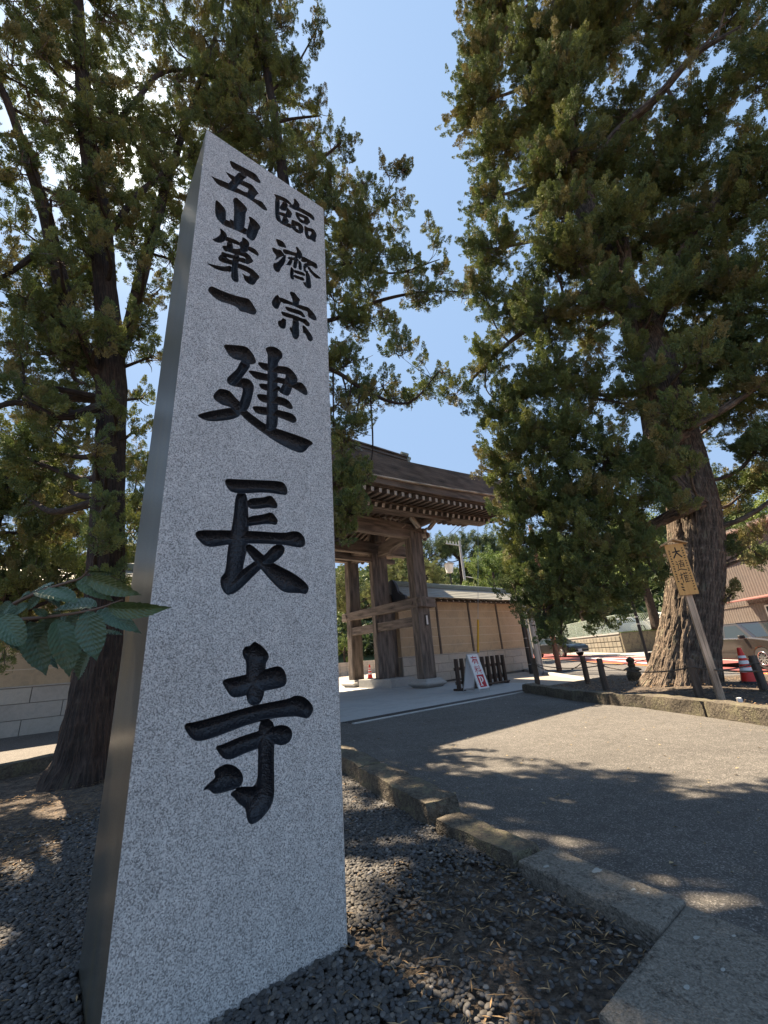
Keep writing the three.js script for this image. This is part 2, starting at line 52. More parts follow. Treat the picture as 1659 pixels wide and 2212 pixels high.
const BT_BLOBS=[[1.01,7.93,-6.93,0.39],[1.07,5.97,-5.6,0.32],[1.46,7.97,-6.95,0.42],[1.18,6.04,-5.06,0.31],[1.12,8.05,-6.4,0.37],[1.57,6.0,-6.62,0.38],[1.52,8.01,-7.96,0.44],[1.51,8.05,-6.01,0.39],[1.56,6.01,-4.65,0.32],[1.53,5.95,-5.59,0.34],[1.13,6.01,-6.6,0.29],[1.56,7.07,-5.17,0.33],[2.44,6.68,-5.7,0.36],[2.31,6.08,-5.97,0.36],[2.03,6.27,-6.91,0.39],[3.92,4.81,-4.0,0.18],[4.13,4.93,-3.78,0.15],[3.48,5.06,-4.39,0.25],[3.76,4.93,-4.15,0.2],[2.99,4.14,-4.26,0.3],[2.94,3.55,-4.29,0.31],[2.89,3.0,-4.32,0.3],[2.8,2.61,-4.38,0.24],[3.06,3.33,-4.2,0.19],[2.99,2.86,-4.26,0.18],[4.17,6.96,-3.74,0.24],[4.37,6.87,-3.5,0.18],[4.57,6.86,-3.24,0.13],[4.06,7.9,-3.86,0.27],[3.52,8.77,-4.36,0.4],[3.89,9.46,-4.03,0.27],[3.22,8.42,-4.58,0.39],[3.55,9.54,-4.33,0.36],[3.4,7.58,-4.45,0.38],[3.73,6.46,-4.18,0.27],[3.31,5.16,-4.52,0.3],[3.01,5.72,-4.72,0.35],[3.05,7.15,-4.7,0.37],[2.98,4.39,-4.74,0.28],[3.98,8.66,-3.94,0.3],[3.29,6.51,-4.53,0.36],[1.65,12.78,-6.8,0.69],[1.69,11.86,-5.34,0.54],[2.14,11.04,-5.17,0.59],[2.56,10.03,-4.98,0.52],[2.3,13.4,-5.11,0.47],[1.94,14.88,-5.25,0.49],[1.65,16.29,-5.35,0.57],[2.58,14.08,-4.97,0.34],[2.87,15.36,-4.81,0.28],[2.97,16.68,-4.75,0.24],[2.92,12.4,-4.78,0.4],[3.28,11.46,-4.54,0.36],[3.11,9.84,-4.65,0.52],[3.58,10.23,-4.31,0.37],[4.01,10.39,-3.91,0.26],[4.24,10.41,-3.66,0.16],[4.14,9.36,-3.77,0.22],[3.38,8.91,-4.46,0.5],[3.76,8.23,-4.15,0.41],[4.09,7.54,-3.82,0.34],[4.42,8.68,-3.44,0.16],[4.43,8.06,-3.42,0.17],[4.48,7.34,-3.36,0.2],[4.19,6.85,-3.72,0.33],[3.58,7.23,-4.3,0.42],[3.2,7.59,-4.6,0.38],[3.17,6.62,-4.62,0.36],[3.55,6.49,-4.33,0.32],[3.87,5.78,-4.05,0.3],[4.17,5.1,-3.74,0.17],[4.33,5.27,-3.55,0.1],[4.13,5.57,-3.79,0.13],[3.66,5.21,-4.24,0.27],[3.26,5.72,-4.55,0.35],[3.08,4.9,-4.68,0.32],[3.41,4.88,-4.44,0.25],[2.9,4.0,-4.32,0.27],[2.82,3.41,-4.37,0.26],[2.98,3.26,-4.26,0.16],[2.86,2.86,-4.34,0.22],[2.77,2.51,-4.4,0.15],[4.64,6.7,-3.13,0.13],[0.49,16.72,-5.58,0.98],[1.35,9.64,-6.87,0.55],[1.56,7.94,-6.31,0.5],[1.28,8.75,-7.08,0.47],[1.56,7.11,-6.41,0.42],[1.76,8.68,-5.95,0.43],[1.24,10.44,-7.4,0.51],[1.32,10.78,-6.87,0.42],[1.54,9.98,-6.32,0.47],[2.7,7.99,-6.56,0.4],[2.2,9.86,-6.22,0.48],[2.66,8.85,-6.26,0.4],[1.39,5.99,-6.14,0.32],[2.19,7.13,-6.44,0.44],[3.03,17.12,-7.4,0.72],[2.35,14.76,-7.65,0.66],[1.52,17.78,-8.06,0.95],[2.53,19.42,-7.8,1.02],[3.54,15.53,-7.17,0.7],[3.93,14.33,-6.51,0.59],[2.94,9.03,-4.76,0.5],[3.0,8.05,-4.73,0.39],[3.49,8.04,-4.38,0.39],[2.48,19.13,-5.02,0.86],[1.48,22.38,-5.4,1.68],[3.48,24.64,-4.39,1.34],[2.1,11.83,-7.31,0.91],[2.58,9.67,-7.15,0.98],[2.92,7.53,-6.8,0.9],[2.53,5.72,-6.95,0.83],[2.97,4.23,-6.78,0.79]];
const BG_BLOBS=[[[-0.46,2.65,-8.99,0.47],[-0.02,2.59,-9.0,0.4],[-0.64,2.37,-8.98,0.45],[-0.37,1.79,-8.99,0.3],[0.37,2.65,-8.99,0.37],[-0.53,1.44,-8.98,0.18],[0.8,2.49,-8.96,0.34],[-0.38,3.68,-8.99,0.49],[-1.11,5.27,-9.43,0.69],[-0.72,4.14,-9.47,0.68],[-0.21,4.33,-9.5,0.63],[-0.81,3.16,-9.47,0.57],[-0.23,3.14,-9.5,0.6],[-0.47,2.3,-9.49,0.44],[0.17,2.31,-9.5,0.42],[-0.48,5.16,-9.49,0.46],[0.21,3.0,-9.5,0.44],[-0.6,1.69,-9.48,0.23],[-1.41,3.91,-9.39,0.79],[-1.11,2.35,-9.43,0.61]],[[1.67,8.67,-16.92,0.9],[2.01,6.98,-16.88,0.88],[1.42,4.63,-16.94,0.98],[2.2,5.19,-16.86,0.85],[0.18,5.86,-17.0,0.8],[-0.77,5.57,-16.98,0.92],[0.9,3.5,-16.98,0.62],[1.99,3.35,-16.88,0.65],[-1.65,7.36,-16.92,0.92]]];
const LEAVES=[[0.042,1.252,-1.219,0.106,1.245,-1.198,0.24,1.3],[0.045,1.237,-1.224,0.154,1.182,-1.119,0.27,0.9],[0.029,1.241,-1.262,0.107,1.178,-1.201,0.34,0.4],[0.096,1.161,-1.19,0.211,1.147,-1.061,0.24,1.0],[-0.046,1.213,-1.309,0.04,1.176,-1.229,0.5,-0.3],[0.079,1.174,-1.267,-0.01,1.177,-1.365,0.4,0.3],[0.056,1.153,-1.185,0.089,1.041,-1.183,0.5,0.2],[0.001,1.143,-1.262,0.046,1.011,-1.259,0.5,-0.3],[0.081,1.079,-1.268,0.067,1.002,-1.315,0.4,0.5],[0.078,1.16,-1.233,0.169,1.097,-1.16,0.32,0.2],[0.086,1.116,-1.287,0.142,1.102,-1.235,0.32,-0.6],[-0.106,1.157,-1.301,-0.042,1.077,-1.273,0.5,0.2],[-0.05,1.15,-1.369,0.004,1.019,-1.371,0.44,0.4],[-0.056,1.189,-1.329,-0.082,1.162,-1.349,0.56,0.2],[-0.016,1.153,-1.285,-0.047,1.171,-1.288,0.48,-0.2],[-0.059,1.119,-1.432,0.026,1.033,-1.402,0.4,-0.2],[-0.091,1.197,-1.353,-0.112,1.162,-1.386,0.48,0.3],[0.028,1.152,-1.332,-0.035,1.127,-1.408,0.4,0.2],[-0.016,1.239,-1.328,-0.059,1.224,-1.383,0.4,0.5],[-0.077,1.213,-1.403,-0.055,1.224,-1.38,0.48,-0.4],[-0.107,1.199,-1.407,-0.074,1.152,-1.387,0.48,0.1],[-0.077,1.145,-1.448,-0.046,1.077,-1.454,0.48,0.5],[-0.036,1.205,-1.291,-0.057,1.169,-1.311,0.43,0.1],[0.007,1.166,-1.288,-0.014,1.12,-1.34,0.39,-0.2],[0.037,1.163,-1.278,0.026,1.101,-1.302,0.43,0.3],[-0.014,1.158,-1.349,-0.017,1.083,-1.386,0.43,0.2],[-0.088,1.163,-1.394,-0.087,1.103,-1.42,0.43,0.4],[-0.045,1.217,-1.334,0.006,1.171,-1.286,0.43,-0.5],[-0.1,1.152,-1.381,-0.069,1.084,-1.36,0.47,-0.2],[0.046,1.162,-1.285,0.096,1.124,-1.234,0.39,0.4]];
const TWIGS=[[[-0.25,1.153,-1.64],[-0.152,1.158,-1.462],[-0.071,1.154,-1.357],[-0.016,1.153,-1.298],[0.044,1.156,-1.235],[0.076,1.161,-1.206],[0.12,1.177,-1.163]],[[-0.152,1.158,-1.462],[-0.095,1.195,-1.412],[-0.045,1.219,-1.347],[0.005,1.231,-1.273],[0.034,1.238,-1.232],[0.044,1.252,-1.217]],[[-0.152,1.158,-1.462],[-0.122,1.165,-1.366],[-0.103,1.157,-1.312]]];

const ridge = (v) => 1 - Math.abs(v * 2 - 1);
const V = (x, y, z) => new THREE.Vector3(x, y, z);
function rng(seed) { let a = seed | 0; return () => { a = (a + 0x6d2b79f5) | 0; let t = Math.imul(a ^ (a >>> 15), 1 | a); t = (t + Math.imul(t ^ (t >>> 7), 61 | t)) ^ t; return ((t ^ (t >>> 14)) >>> 0) / 4294967296; }; }
const lerp = (a, b, t) => a + (b - a) * t, clamp = (x, a, b) => Math.max(a, Math.min(b, x));
const sstep = (a, b, x) => { const t = clamp((x - a) / (b - a), 0, 1); return t * t * (3 - 2 * t); };
function h3(x, y, z) { let n = Math.imul(x, 374761393) + Math.imul(y, 668265263) + Math.imul(z, 2147483647 ^ 0x5bd1e995) | 0; n = Math.imul(n ^ (n >>> 13), 1274126177); return ((n ^ (n >>> 16)) >>> 0) / 4294967296; }
function n3(x, y, z) {
  const X = Math.floor(x), Y = Math.floor(y), Z = Math.floor(z); let a = x - X, b = y - Y, c = z - Z; a = a * a * (3 - 2 * a); b = b * b * (3 - 2 * b); c = c * c * (3 - 2 * c);
  const f = (k) => lerp(lerp(h3(X, Y, Z + k), h3(X + 1, Y, Z + k), a), lerp(h3(X, Y + 1, Z + k), h3(X + 1, Y + 1, Z + k), a), b);
  return lerp(f(0), f(1), c);
}
const fbm = (x, y, z) => (n3(x, y, z) + n3(x * 2.1, y * 2.1, z * 2.1) * .5 + n3(x * 4.3, y * 4.3, z * 4.3) * .25) / 1.75;
// tileable noise layer: cells cx by cy over w by h pixels
function layer(w, h, cx, cy, seed) {
  const r = rng(seed), g = new Float32Array(cx * cy).map(() => r()), o = new Float32Array(w * h);
  for (let j = 0; j < h; j++) {
    const y = j / h * cy, Y = Math.floor(y), v = (y - Y) * (y - Y) * (3 - 2 * (y - Y)), r0 = (Y % cy) * cx, r1 = ((Y + 1) % cy) * cx;
    for (let i = 0; i < w; i++) { const x = i / w * cx, X = Math.floor(x), u = (x - X) * (x - X) * (3 - 2 * (x - X)), x0 = X % cx, x1 = (X + 1) % cx; o[j * w + i] = lerp(lerp(g[r0 + x0], g[r0 + x1], u), lerp(g[r1 + x0], g[r1 + x1], u), v); }
  }
  return o;
}
// tileable cells: for every pixel the id of the nearest scattered point
function cells(w, h, n, seed) {
  const r = rng(seed), px = [], py = [], id = [], o = new Float32Array(w * h), e = new Float32Array(w * h), s = w / n, m = Math.round(h / s);
  for (let j = 0; j < m; j++) for (let i = 0; i < n; i++) { px.push((i + r()) * s); py.push((j + r()) * s); id.push(r()); }
  for (let y = 0; y < h; y++) for (let x = 0; x < w; x++) {
    const I = Math.floor(x / s), J = Math.floor(y / s); let b = 1e9, b2 = 1e9, k = 0;
    for (let dj = -1; dj < 2; dj++) for (let di = -1; di < 2; di++) { const q = ((J + dj + m) % m) * n + (I + di + n) % n; let dx = Math.abs(px[q] - x), dy = Math.abs(py[q] - y); if (dx > w / 2) dx = w - dx; if (dy > h / 2) dy = h - dy; const d = dx * dx + dy * dy; if (d < b) { b2 = b; b = d; k = q; } else if (d < b2) b2 = d; }
    o[y * w + x] = id[k]; e[y * w + x] = (Math.sqrt(b2) - Math.sqrt(b)) / s;
  }
  return [o, e];
}
// colour texture (linear values in) and grey texture
const enc = (v) => { v = clamp(v, 0, 1); return 255 * (v <= .0031308 ? v * 12.92 : 1.055 * Math.pow(v, 1 / 2.4) - .055); };
function tex(w, h, f, grey) {
  const d = new Uint8Array(w * h * 4);
  for (let k = 0; k < w * h; k++) { const c = f(k); if (grey) d[k * 4] = d[k * 4 + 1] = d[k * 4 + 2] = clamp(c, 0, 1) * 255; else { d[k * 4] = enc(c[0]); d[k * 4 + 1] = enc(c[1]); d[k * 4 + 2] = enc(c[2]); } d[k * 4 + 3] = 255; }
  const t = new THREE.DataTexture(d, w, h); t.wrapS = t.wrapT = THREE.RepeatWrapping; t.magFilter = THREE.LinearFilter; t.minFilter = THREE.LinearMipmapLinearFilter; t.generateMipmaps = true;
  if (!grey) t.colorSpace = THREE.SRGBColorSpace; t.needsUpdate = true; return t;
}
const rep = (t, x, y = x) => { t.repeat.set(x, y); return t; };
const M = (c, roughness = .8, o = {}) => { const m = new THREE.MeshStandardMaterial({ roughness, ...o }); if (Array.isArray(c)) m.color.setRGB(...c); else m.color.set(c); return m; };
const used = {};
const numbered = (n) => { const k = used[n] = (used[n] ?? -1) + 1; return k ? n + '_' + String(k).padStart(3, '0') : n; };
function tag(o, label, category, group) { o.userData.label = label; o.userData.category = category; if (group) o.userData.group = group; return o; }
function thing(name, label, category, pos = [0, 0, 0], turn = 0, group) { const g = new THREE.Group(); g.name = numbered(name); g.position.set(...pos); g.rotation.y = turn; tag(g, label, category, group); scene.add(g); return g; }
function part(parent, name, geo, mat, pos, rot) { const m = new THREE.Mesh(geo, mat); m.name = name; m.castShadow = m.receiveShadow = true; if (pos) m.position.set(...pos); if (rot) m.rotation.set(...rot); parent.add(m); return m; }
function lone(name, geo, mat, label, category, pos, turn = 0, group) { const m = part(scene, numbered(name), geo, mat, pos, [0, turn, 0]); return tag(m, label, category, group); }
function structure(name, geo, mat) { const m = part(scene, numbered(name), geo, mat); m.userData.kind = 'structure'; return m; }
const stuff = (o) => { o.userData.kind = 'stuff'; return o; };
// uv in metres on the face's plane; grain 0/1/2 is the axis that v follows
function metric(g, grain = 1, off = [0, 0]) {
  g = g.index ? g.toNonIndexed() : g; const p = g.attributes.position, n = g.attributes.normal, uv = new Float32Array(p.count * 2), a = [0, 0, 0];
  for (let t = 0; t < p.count; t += 3) {
    a[0] = a[1] = a[2] = 0; for (let k = 0; k < 3; k++) { a[0] += Math.abs(n.getX(t + k)); a[1] += Math.abs(n.getY(t + k)); a[2] += Math.abs(n.getZ(t + k)); }
    const ax = a[0] > a[1] && a[0] > a[2] ? 0 : a[1] > a[2] ? 1 : 2, rest = [0, 1, 2].filter((q) => q !== ax);
    let vi = rest.includes(grain) ? grain : rest[1], ui = rest.find((q) => q !== vi);
    for (let k = 0; k < 3; k++) { const c = [p.getX(t + k), p.getY(t + k), p.getZ(t + k)]; uv[(t + k) * 2] = c[ui] + off[0]; uv[(t + k) * 2 + 1] = c[vi] + off[1]; }
  }
  g.setAttribute('uv', new THREE.BufferAttribute(uv, 2)); return g;
}
const cache = new Map();
let woodOff = 0;
function box(w, h, d, r = 0, grain) {
  const gr = grain ?? (w > h && w > d ? 0 : h > d ? 1 : 2), k = [w, h, d, r, gr].map((v) => (+v).toFixed(4)).join();
  if (!cache.has(k)) { woodOff += .37; cache.set(k, metric(r ? new RoundedBoxGeometry(w, h, d, 1, r) : new THREE.BoxGeometry(w, h, d), gr, [woodOff % 3, woodOff * 1.7 % 5])); }
  return cache.get(k);
}
const cyl = (r0, r1, h, n = 12) => new THREE.CylinderGeometry(r0, r1, h, n);
const shift = (g, x, y, z) => { g = g.clone(); g.translate(x, y, z); return g; };
const join = (list) => mergeGeometries(list.map((g) => { g = g.index ? g.toNonIndexed() : g; for (const n of Object.keys(g.attributes)) if (!['position', 'normal', 'uv'].includes(n)) g.deleteAttribute(n); return g; }));
function geom(pos, idx, uv) { const g = new THREE.BufferGeometry(); g.setAttribute('position', new THREE.Float32BufferAttribute(pos, 3)); g.setAttribute('uv', new THREE.Float32BufferAttribute(uv, 2)); g.setIndex(idx); g.computeVertexNormals(); return g; }
// tube through [x,y,z,r] points; bark > 0 ripples its surface
function tube(pts, rad = 8, seg = 0, bark = 0, seed = 1, closeEnd = true) {
  const c = new THREE.CatmullRomCurve3(pts.map((p) => V(p[0], p[1], p[2])), false, 'centripetal'), S = seg || (pts.length - 1) * 4, P = [], U = [], I = [];
  let N = V(1, 0, 0), last = null, len = 0;
  for (let i = 0; i <= S; i++) {
    const t = i / S, o = c.getPoint(t), T = c.getTangent(t); N = N.clone().sub(T.clone().multiplyScalar(N.dot(T))); if (N.lengthSq() < 1e-6) N = V(0, 0, 1).cross(T); N.normalize(); const Bn = T.clone().cross(N);
    const q = t * (pts.length - 1), k = Math.min(pts.length - 2, Math.floor(q)), r0 = lerp(pts[k][3], pts[k + 1][3], q - k); if (last) len += o.distanceTo(last); last = o;
    for (let j = 0; j <= rad; j++) {
      const a = (j % rad) / rad * Math.PI * 2; let r = r0;
      if (bark) { const tw = a + len * .16; r *= 1 + bark * (.6 * (n3(Math.cos(tw) * 2.4 + seed, len * .35, Math.sin(tw) * 2.4) - .5) + .42 * (ridge(n3(Math.cos(tw) * 7 + seed, len * .45, Math.sin(tw) * 7)) - .5) + .42 * (ridge(n3(Math.cos(tw) * 17, len * .9 + seed, Math.sin(tw) * 17)) - .5) + .3 * (n3(Math.cos(tw) * 36, len * 3 + seed, Math.sin(tw) * 36) - .5)); }
      P.push(o.x + (N.x * Math.cos(a) + Bn.x * Math.sin(a)) * r, o.y + (N.y * Math.cos(a) + Bn.y * Math.sin(a)) * r, o.z + (N.z * Math.cos(a) + Bn.z * Math.sin(a)) * r);
      U.push(j / rad * Math.max(.1, Math.round(pts[0][3] * 6.28 * 2) / 2 || .25), len);
      if (i && j) { const w = rad + 1, b = i * w + j; I.push(b - w - 1, b - w, b, b - w - 1, b, b - 1); }
    }
  }
  if (closeEnd) { const w = rad + 1, e = S * w; for (let j = 1; j < rad - 1; j++) I.push(e, e + j, e + j + 1); for (let j = 1; j < rad - 1; j++) I.push(0, j + 1, j); }
  return geom(P, I, U);
}
const wire = (a, b, r = .008, sag = 0, n = 8) => { const p = []; for (let i = 0; i <= n; i++) { const t = i / n; p.push([lerp(a[0], b[0], t), lerp(a[1], b[1], t) - sag * 4 * t * (1 - t), lerp(a[2], b[2], t), r]); } return tube(p, 5, n * 2); };
// box of uneven stone
function rock(w, h, d, seed, amp = .03, n = 10) {
  const g = new THREE.BoxGeometry(w, h, d, Math.max(2, Math.round(w * n)), Math.max(2, Math.round(h * n * 1.5)), Math.max(2, Math.round(d * n))), p = g.attributes.position;
  for (let i = 0; i < p.count; i++) {
    let x = p.getX(i), y = p.getY(i), z = p.getZ(i);
    const ex = Math.abs(x) / w * 2, ey = Math.abs(y) / h * 2, ez = Math.abs(z) / d * 2, rd = (ex > .99) + (ey > .99) + (ez > .99); const s = rd > 1 ? 1 - .035 * (rd - 1) * Math.min(1, .3 / Math.max(w, h, d) + .5) : 1;
    const q = (k) => (fbm(x * 5 + seed * 3.1 + k, y * 5 + k * 2, z * 5 + seed) - .5) * 2 * amp + (n3(x * 22 + k, y * 22 + seed, z * 22) - .5) * amp * .5;
    p.setXYZ(i, x * s + q(0), y * s + q(7), z * s + q(13));
  }
  g.computeVertexNormals(); return metric(g, 1, [seed * .37, seed * .61]);
}
// closed section [[z,y]...] swept along x stations
function sweepX(section, xs) {
  const P = [], U = [], I = []; let n = 0;
  xs.forEach((x, i) => { const s = section(x); n = s.length; let l = 0; s.forEach(([z, y], k) => { if (k) l += Math.hypot(z - s[k - 1][0], y - s[k - 1][1]); P.push(x, y, z); U.push(x, l); }); if (i) for (let k = 0; k < n; k++) { const a = (i - 1) * n + k, b = (i - 1) * n + (k + 1) % n; I.push(a, b, a + n, b, b + n, a + n); } });
  const cap = (i, f) => { const s = section(xs[i]).map(([z, y]) => new THREE.Vector2(z, y)), o = P.length / 3; s.forEach((q) => { P.push(xs[i], q.y, q.x); U.push(q.x, q.y); }); for (const [a, b, c] of THREE.ShapeUtils.triangulateShape(s, [])) f ? I.push(o + a, o + b, o + c) : I.push(o + a, o + c, o + b); };
  cap(0, true); cap(xs.length - 1, false); const g = geom(P, I, U).toNonIndexed(); g.computeVertexNormals(); return g;
}
const shapeOf = (pts) => new THREE.Shape(pts.map(([x, y]) => new THREE.Vector2(x, y)));
// horizontal sheet from [x,z] outline at height function
function sheet(pts, y, holes = []) {
  const s = shapeOf(pts.map(([x, z]) => [x, -z])); for (const h of holes) s.holes.push(new THREE.Path(h.map(([x, z]) => new THREE.Vector2(x, -z))));
  const g = new THREE.ShapeGeometry(s); g.rotateX(-Math.PI / 2); const p = g.attributes.position, uv = g.attributes.uv;
  for (let i = 0; i < p.count; i++) { uv.setXY(i, p.getX(i), p.getZ(i)); p.setY(i, typeof y === 'function' ? y(p.getX(i), p.getZ(i)) : y); } g.computeVertexNormals(); return g;
}
// grid sheet that follows a height function, between two edge functions
function grid(f, nu, nv, height) { const P = [], U = [], I = []; for (let i = 0; i <= nu; i++) for (let j = 0; j <= nv; j++) { const [x, z] = f(i / nu, j / nv); P.push(x, height(x, z), z); U.push(x, z); if (i && j) { const w = nv + 1, b = i * w + j; I.push(b - w - 1, b, b - w, b - w - 1, b - 1, b); } } const g = geom(P, I, U); if (g.attributes.normal.getY(0) < 0) { const ix = g.index.array; for (let k = 0; k < ix.length; k += 3) { const t = ix[k]; ix[k] = ix[k + 1]; ix[k + 1] = t; } g.computeVertexNormals(); } return g; }
// instanced mesh from a list of {p, dir|q, s, c}
const UP = V(0, 1, 0);
function scatter(parent, name, geo, mat, list) {
  const m = new THREE.InstancedMesh(geo, mat, list.length), o = new THREE.Object3D(), c = new THREE.Color(); m.name = name;
  list.forEach((e, i) => { o.position.copy(e.p); if (e.q) o.quaternion.copy(e.q); else o.quaternion.setFromUnitVectors(UP, e.d).multiply(new THREE.Quaternion().setFromAxisAngle(UP, e.a || 0)); Array.isArray(e.s) ? o.scale.set(...e.s) : o.scale.setScalar(e.s); o.updateMatrix(); m.setMatrixAt(i, o.matrix); if (e.c) m.setColorAt(i, c.setRGB(...e.c)); });
  m.castShadow = m.receiveShadow = true; parent.add(m); return stuff(m);
}

// ------------------------------------------------------------------ materials
const speck = layer(1024, 1024, 512, 512, 3), coarse = layer(1024, 1024, 24, 24, 4), mid = layer(1024, 1024, 90, 90, 5), fine = layer(1024, 1024, 240, 240, 6);
const [gc, ge] = cells(1024, 1024, 290, 11);
const graniteMap = tex(1024, 1024, (k) => { const c = gc[k], v = c < .2 ? .17 + c * .5 : c < .5 ? .3 + (c - .2) * .4 : .45 + (c - .5) * .34; const q = (v + (speck[k] - .5) * .12) * (1.05 + .15 * coarse[k]); return [q, q, q * 1.005]; });
const graniteBump = tex(1024, 1024, (k) => .5 + (gc[k] - .5) * .5 + (fine[k] - .5) * .4, true);
const mGranite = M([1, .96, .9], .62, { map: graniteMap, bumpMap: graniteBump, bumpScale: .0012 });
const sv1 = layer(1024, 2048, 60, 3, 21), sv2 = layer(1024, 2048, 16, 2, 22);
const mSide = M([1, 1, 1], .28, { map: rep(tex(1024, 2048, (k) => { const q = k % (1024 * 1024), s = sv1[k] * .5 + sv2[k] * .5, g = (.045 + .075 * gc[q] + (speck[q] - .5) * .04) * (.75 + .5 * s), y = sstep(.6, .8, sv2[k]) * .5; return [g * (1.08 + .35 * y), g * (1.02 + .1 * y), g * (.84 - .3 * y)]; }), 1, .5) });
const mInk = M([.013, .014, .018], .42, { bumpMap: graniteBump, bumpScale: .003 });
const [ac, ae] = cells(1024, 1024, 230, 31);
const asphaltMap = tex(1024, 1024, (k) => { const c = ac[k]; let v = .064 + .04 * (c - .5) + (c > .88 ? .06 : 0) + (speck[k] - .5) * .04 - (ae[k] < .12 ? .02 : 0); v *= 1.36 + .5 * coarse[k] + .2 * mid[k]; return [v * 1.04, v, v * .95]; });
const asphaltBump = tex(1024, 1024, (k) => clamp(ae[k] * 1.3, 0, .7) + ac[k] * .25, true);
const mAsphalt = M([1, .985, .955], .82, { vertexColors: true, map: rep(asphaltMap, .72), bumpMap: rep(asphaltBump, .72), bumpScale: .006 });
const mRoad = M([.86, .86, .88], .85, { map: asphaltMap });
const wa = layer(512, 1024, 90, 5, 41), wb = layer(512, 1024, 220, 12, 42), wc = layer(512, 1024, 8, 6, 43), wd = layer(512, 1024, 300, 60, 44);
const woodMap = tex(512, 1024, (k) => { const v = .55 + .35 * (wa[k] - .5) + .4 * (wb[k] - .5) + .45 * (wc[k] - .5) + .15 * (wd[k] - .5) - (wb[k] < .12 ? .22 : 0); return [v, v * .985, v * .96]; });
const woodBump = tex(512, 1024, (k) => .4 * wa[k] + .5 * wb[k] + .1 * wd[k], true);
rep(woodMap, 1.6, .5); rep(woodBump, 1.6, .5);
const wood = (c, r = .75) => M(c, r, { map: woodMap, bumpMap: woodBump, bumpScale: .004 });
const mPost = wood([.262, .215, .185]), mBeam = wood([.285, .231, .197]), mDark = wood([.22, .172, .142]), mRoof = wood([.155, .13, .115], .7), mPale = wood([.78, .70, .6]), mFresh = wood([.86, .56, .30], .7), mFreshPost = wood([.82, .62, .45], .7), mFence = wood([.12, .08, .06]), mStick = wood([.17, .13, .10]);
const ba = layer(512, 1024, 26, 5, 51), bb = layer(512, 1024, 70, 14, 52), bc = layer(512, 1024, 170, 50, 53), bd = layer(512, 1024, 7, 9, 54);
const barkH = (k) => .55 * ridge(ba[k]) + .3 * ridge(bb[k]) + .15 * bc[k];
const barkMap = tex(512, 1024, (k) => { const h = barkH(k), v = .05 + .3 * h * h + .05 * (bc[k] - .5), l = sstep(.62, .8, bd[k]) * sstep(.5, .7, bb[k]); return [lerp(v * 1.05, .34, l * .5), lerp(v * .86, .36, l * .5), lerp(v * .72, .27, l * .5)]; });
const barkBump = tex(512, 1024, barkH, true);
const mBark = M([.66, .62, .57], .92, { map: barkMap, bumpMap: barkBump, bumpScale: .045 });
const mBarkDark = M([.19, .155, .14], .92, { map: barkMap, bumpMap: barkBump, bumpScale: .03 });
const mTwig = M([.10, .078, .062], .9);
const pa = layer(512, 512, 6, 6, 61), pb = layer(512, 512, 40, 40, 62), pc = layer(512, 512, 200, 200, 63), pd = layer(512, 512, 60, 5, 64);
const plasterMap = tex(512, 512, (k) => { const v = .86 + .2 * (pa[k] - .5) + .12 * (pb[k] - .5) + .1 * (pc[k] - .5), s = sstep(.55, .8, pb[k] * .3 + pa[k] * .7) * .22; return [v * (1 - s), v * (1 - s * .9), v * (1 - s * .8)]; });
const mPlaster = M([.56, .415, .265], .9, { map: rep(plasterMap, .4), bumpMap: tex(512, 512, (k) => pc[k] * .6 + pb[k] * .4, true), bumpScale: .003 });
const blockMaps = [[.56, .495, .42], [.60, .53, .44], [.53, .475, .405]].map((c) => M(c, .88, { map: plasterMap }));
const stoneMap = tex(512, 512, (k) => { const v = .6 + .5 * (pb[k] - .5) + .45 * (pc[k] - .5) + .4 * (pa[k] - .5), m = sstep(.55, .75, pa[k] * .6 + pb[k] * .4) * .4; return [v * lerp(1, .72, m), v * lerp(.93, .8, m), v * lerp(.8, .42, m)]; });
rep(stoneMap, 1.4);
const stoneBump = tex(512, 512, (k) => .5 * pc[k] + .5 * pb[k], true);
const slabMap = tex(1024, 1024, (k) => { const v = .5 + .3 * (coarse[k] - .5) + .35 * (mid[k] - .5) + .35 * (fine[k] - .5) + .25 * (speck[k] - .5), d = sstep(.6, .75, coarse[k] * .5 + mid[k] * .5) * .35; return [v * (1 - d), v * (1 - d) * .97, v * (1 - d) * .9]; });
const mKerb = M([.175, .16, .14], .92, { map: stoneMap, bumpMap: stoneBump, bumpScale: .012 });
const mSlab = M([.33, .31, .28], .95, { map: slabMap, bumpMap: stoneBump, bumpScale: .008 });
const mBase = M([.46, .45, .43], .85, { map: plasterMap, bumpMap: stoneBump, bumpScale: .003 });
const mApron = M([.43, .44, .44], .75, { map: plasterMap, bumpMap: stoneBump, bumpScale: .002 });
const mPlainConcrete = M([.42, .41, .39], .9, { map: plasterMap });
const soilMap = tex(1024, 1024, (k) => { const v = .075 + .06 * (coarse[k] - .5) + .09 * (mid[k] - .5) + .07 * (fine[k] - .5) + (speck[k] > .93 ? .08 : 0); return [v * 1.25, v, v * .78]; });
const mSoil = M([.82, .8, .78], .95, { map: rep(soilMap, .5), bumpMap: rep(tex(1024, 1024, (k) => .4 * mid[k] + .4 * fine[k] + .2 * speck[k], true), .5), bumpScale: .02 });
const mWhite = M([.78, .77, .74], .7), mMetal = M([.45, .46, .47], .4, { metalness: .9 }), mBlack = M([.02, .02, .022], .5), mGreyPaint = M([.5, .5, .48], .6), mRubber = M([.025, .025, .027], .8);
const mPebble = M([1, 1, 1], .72);
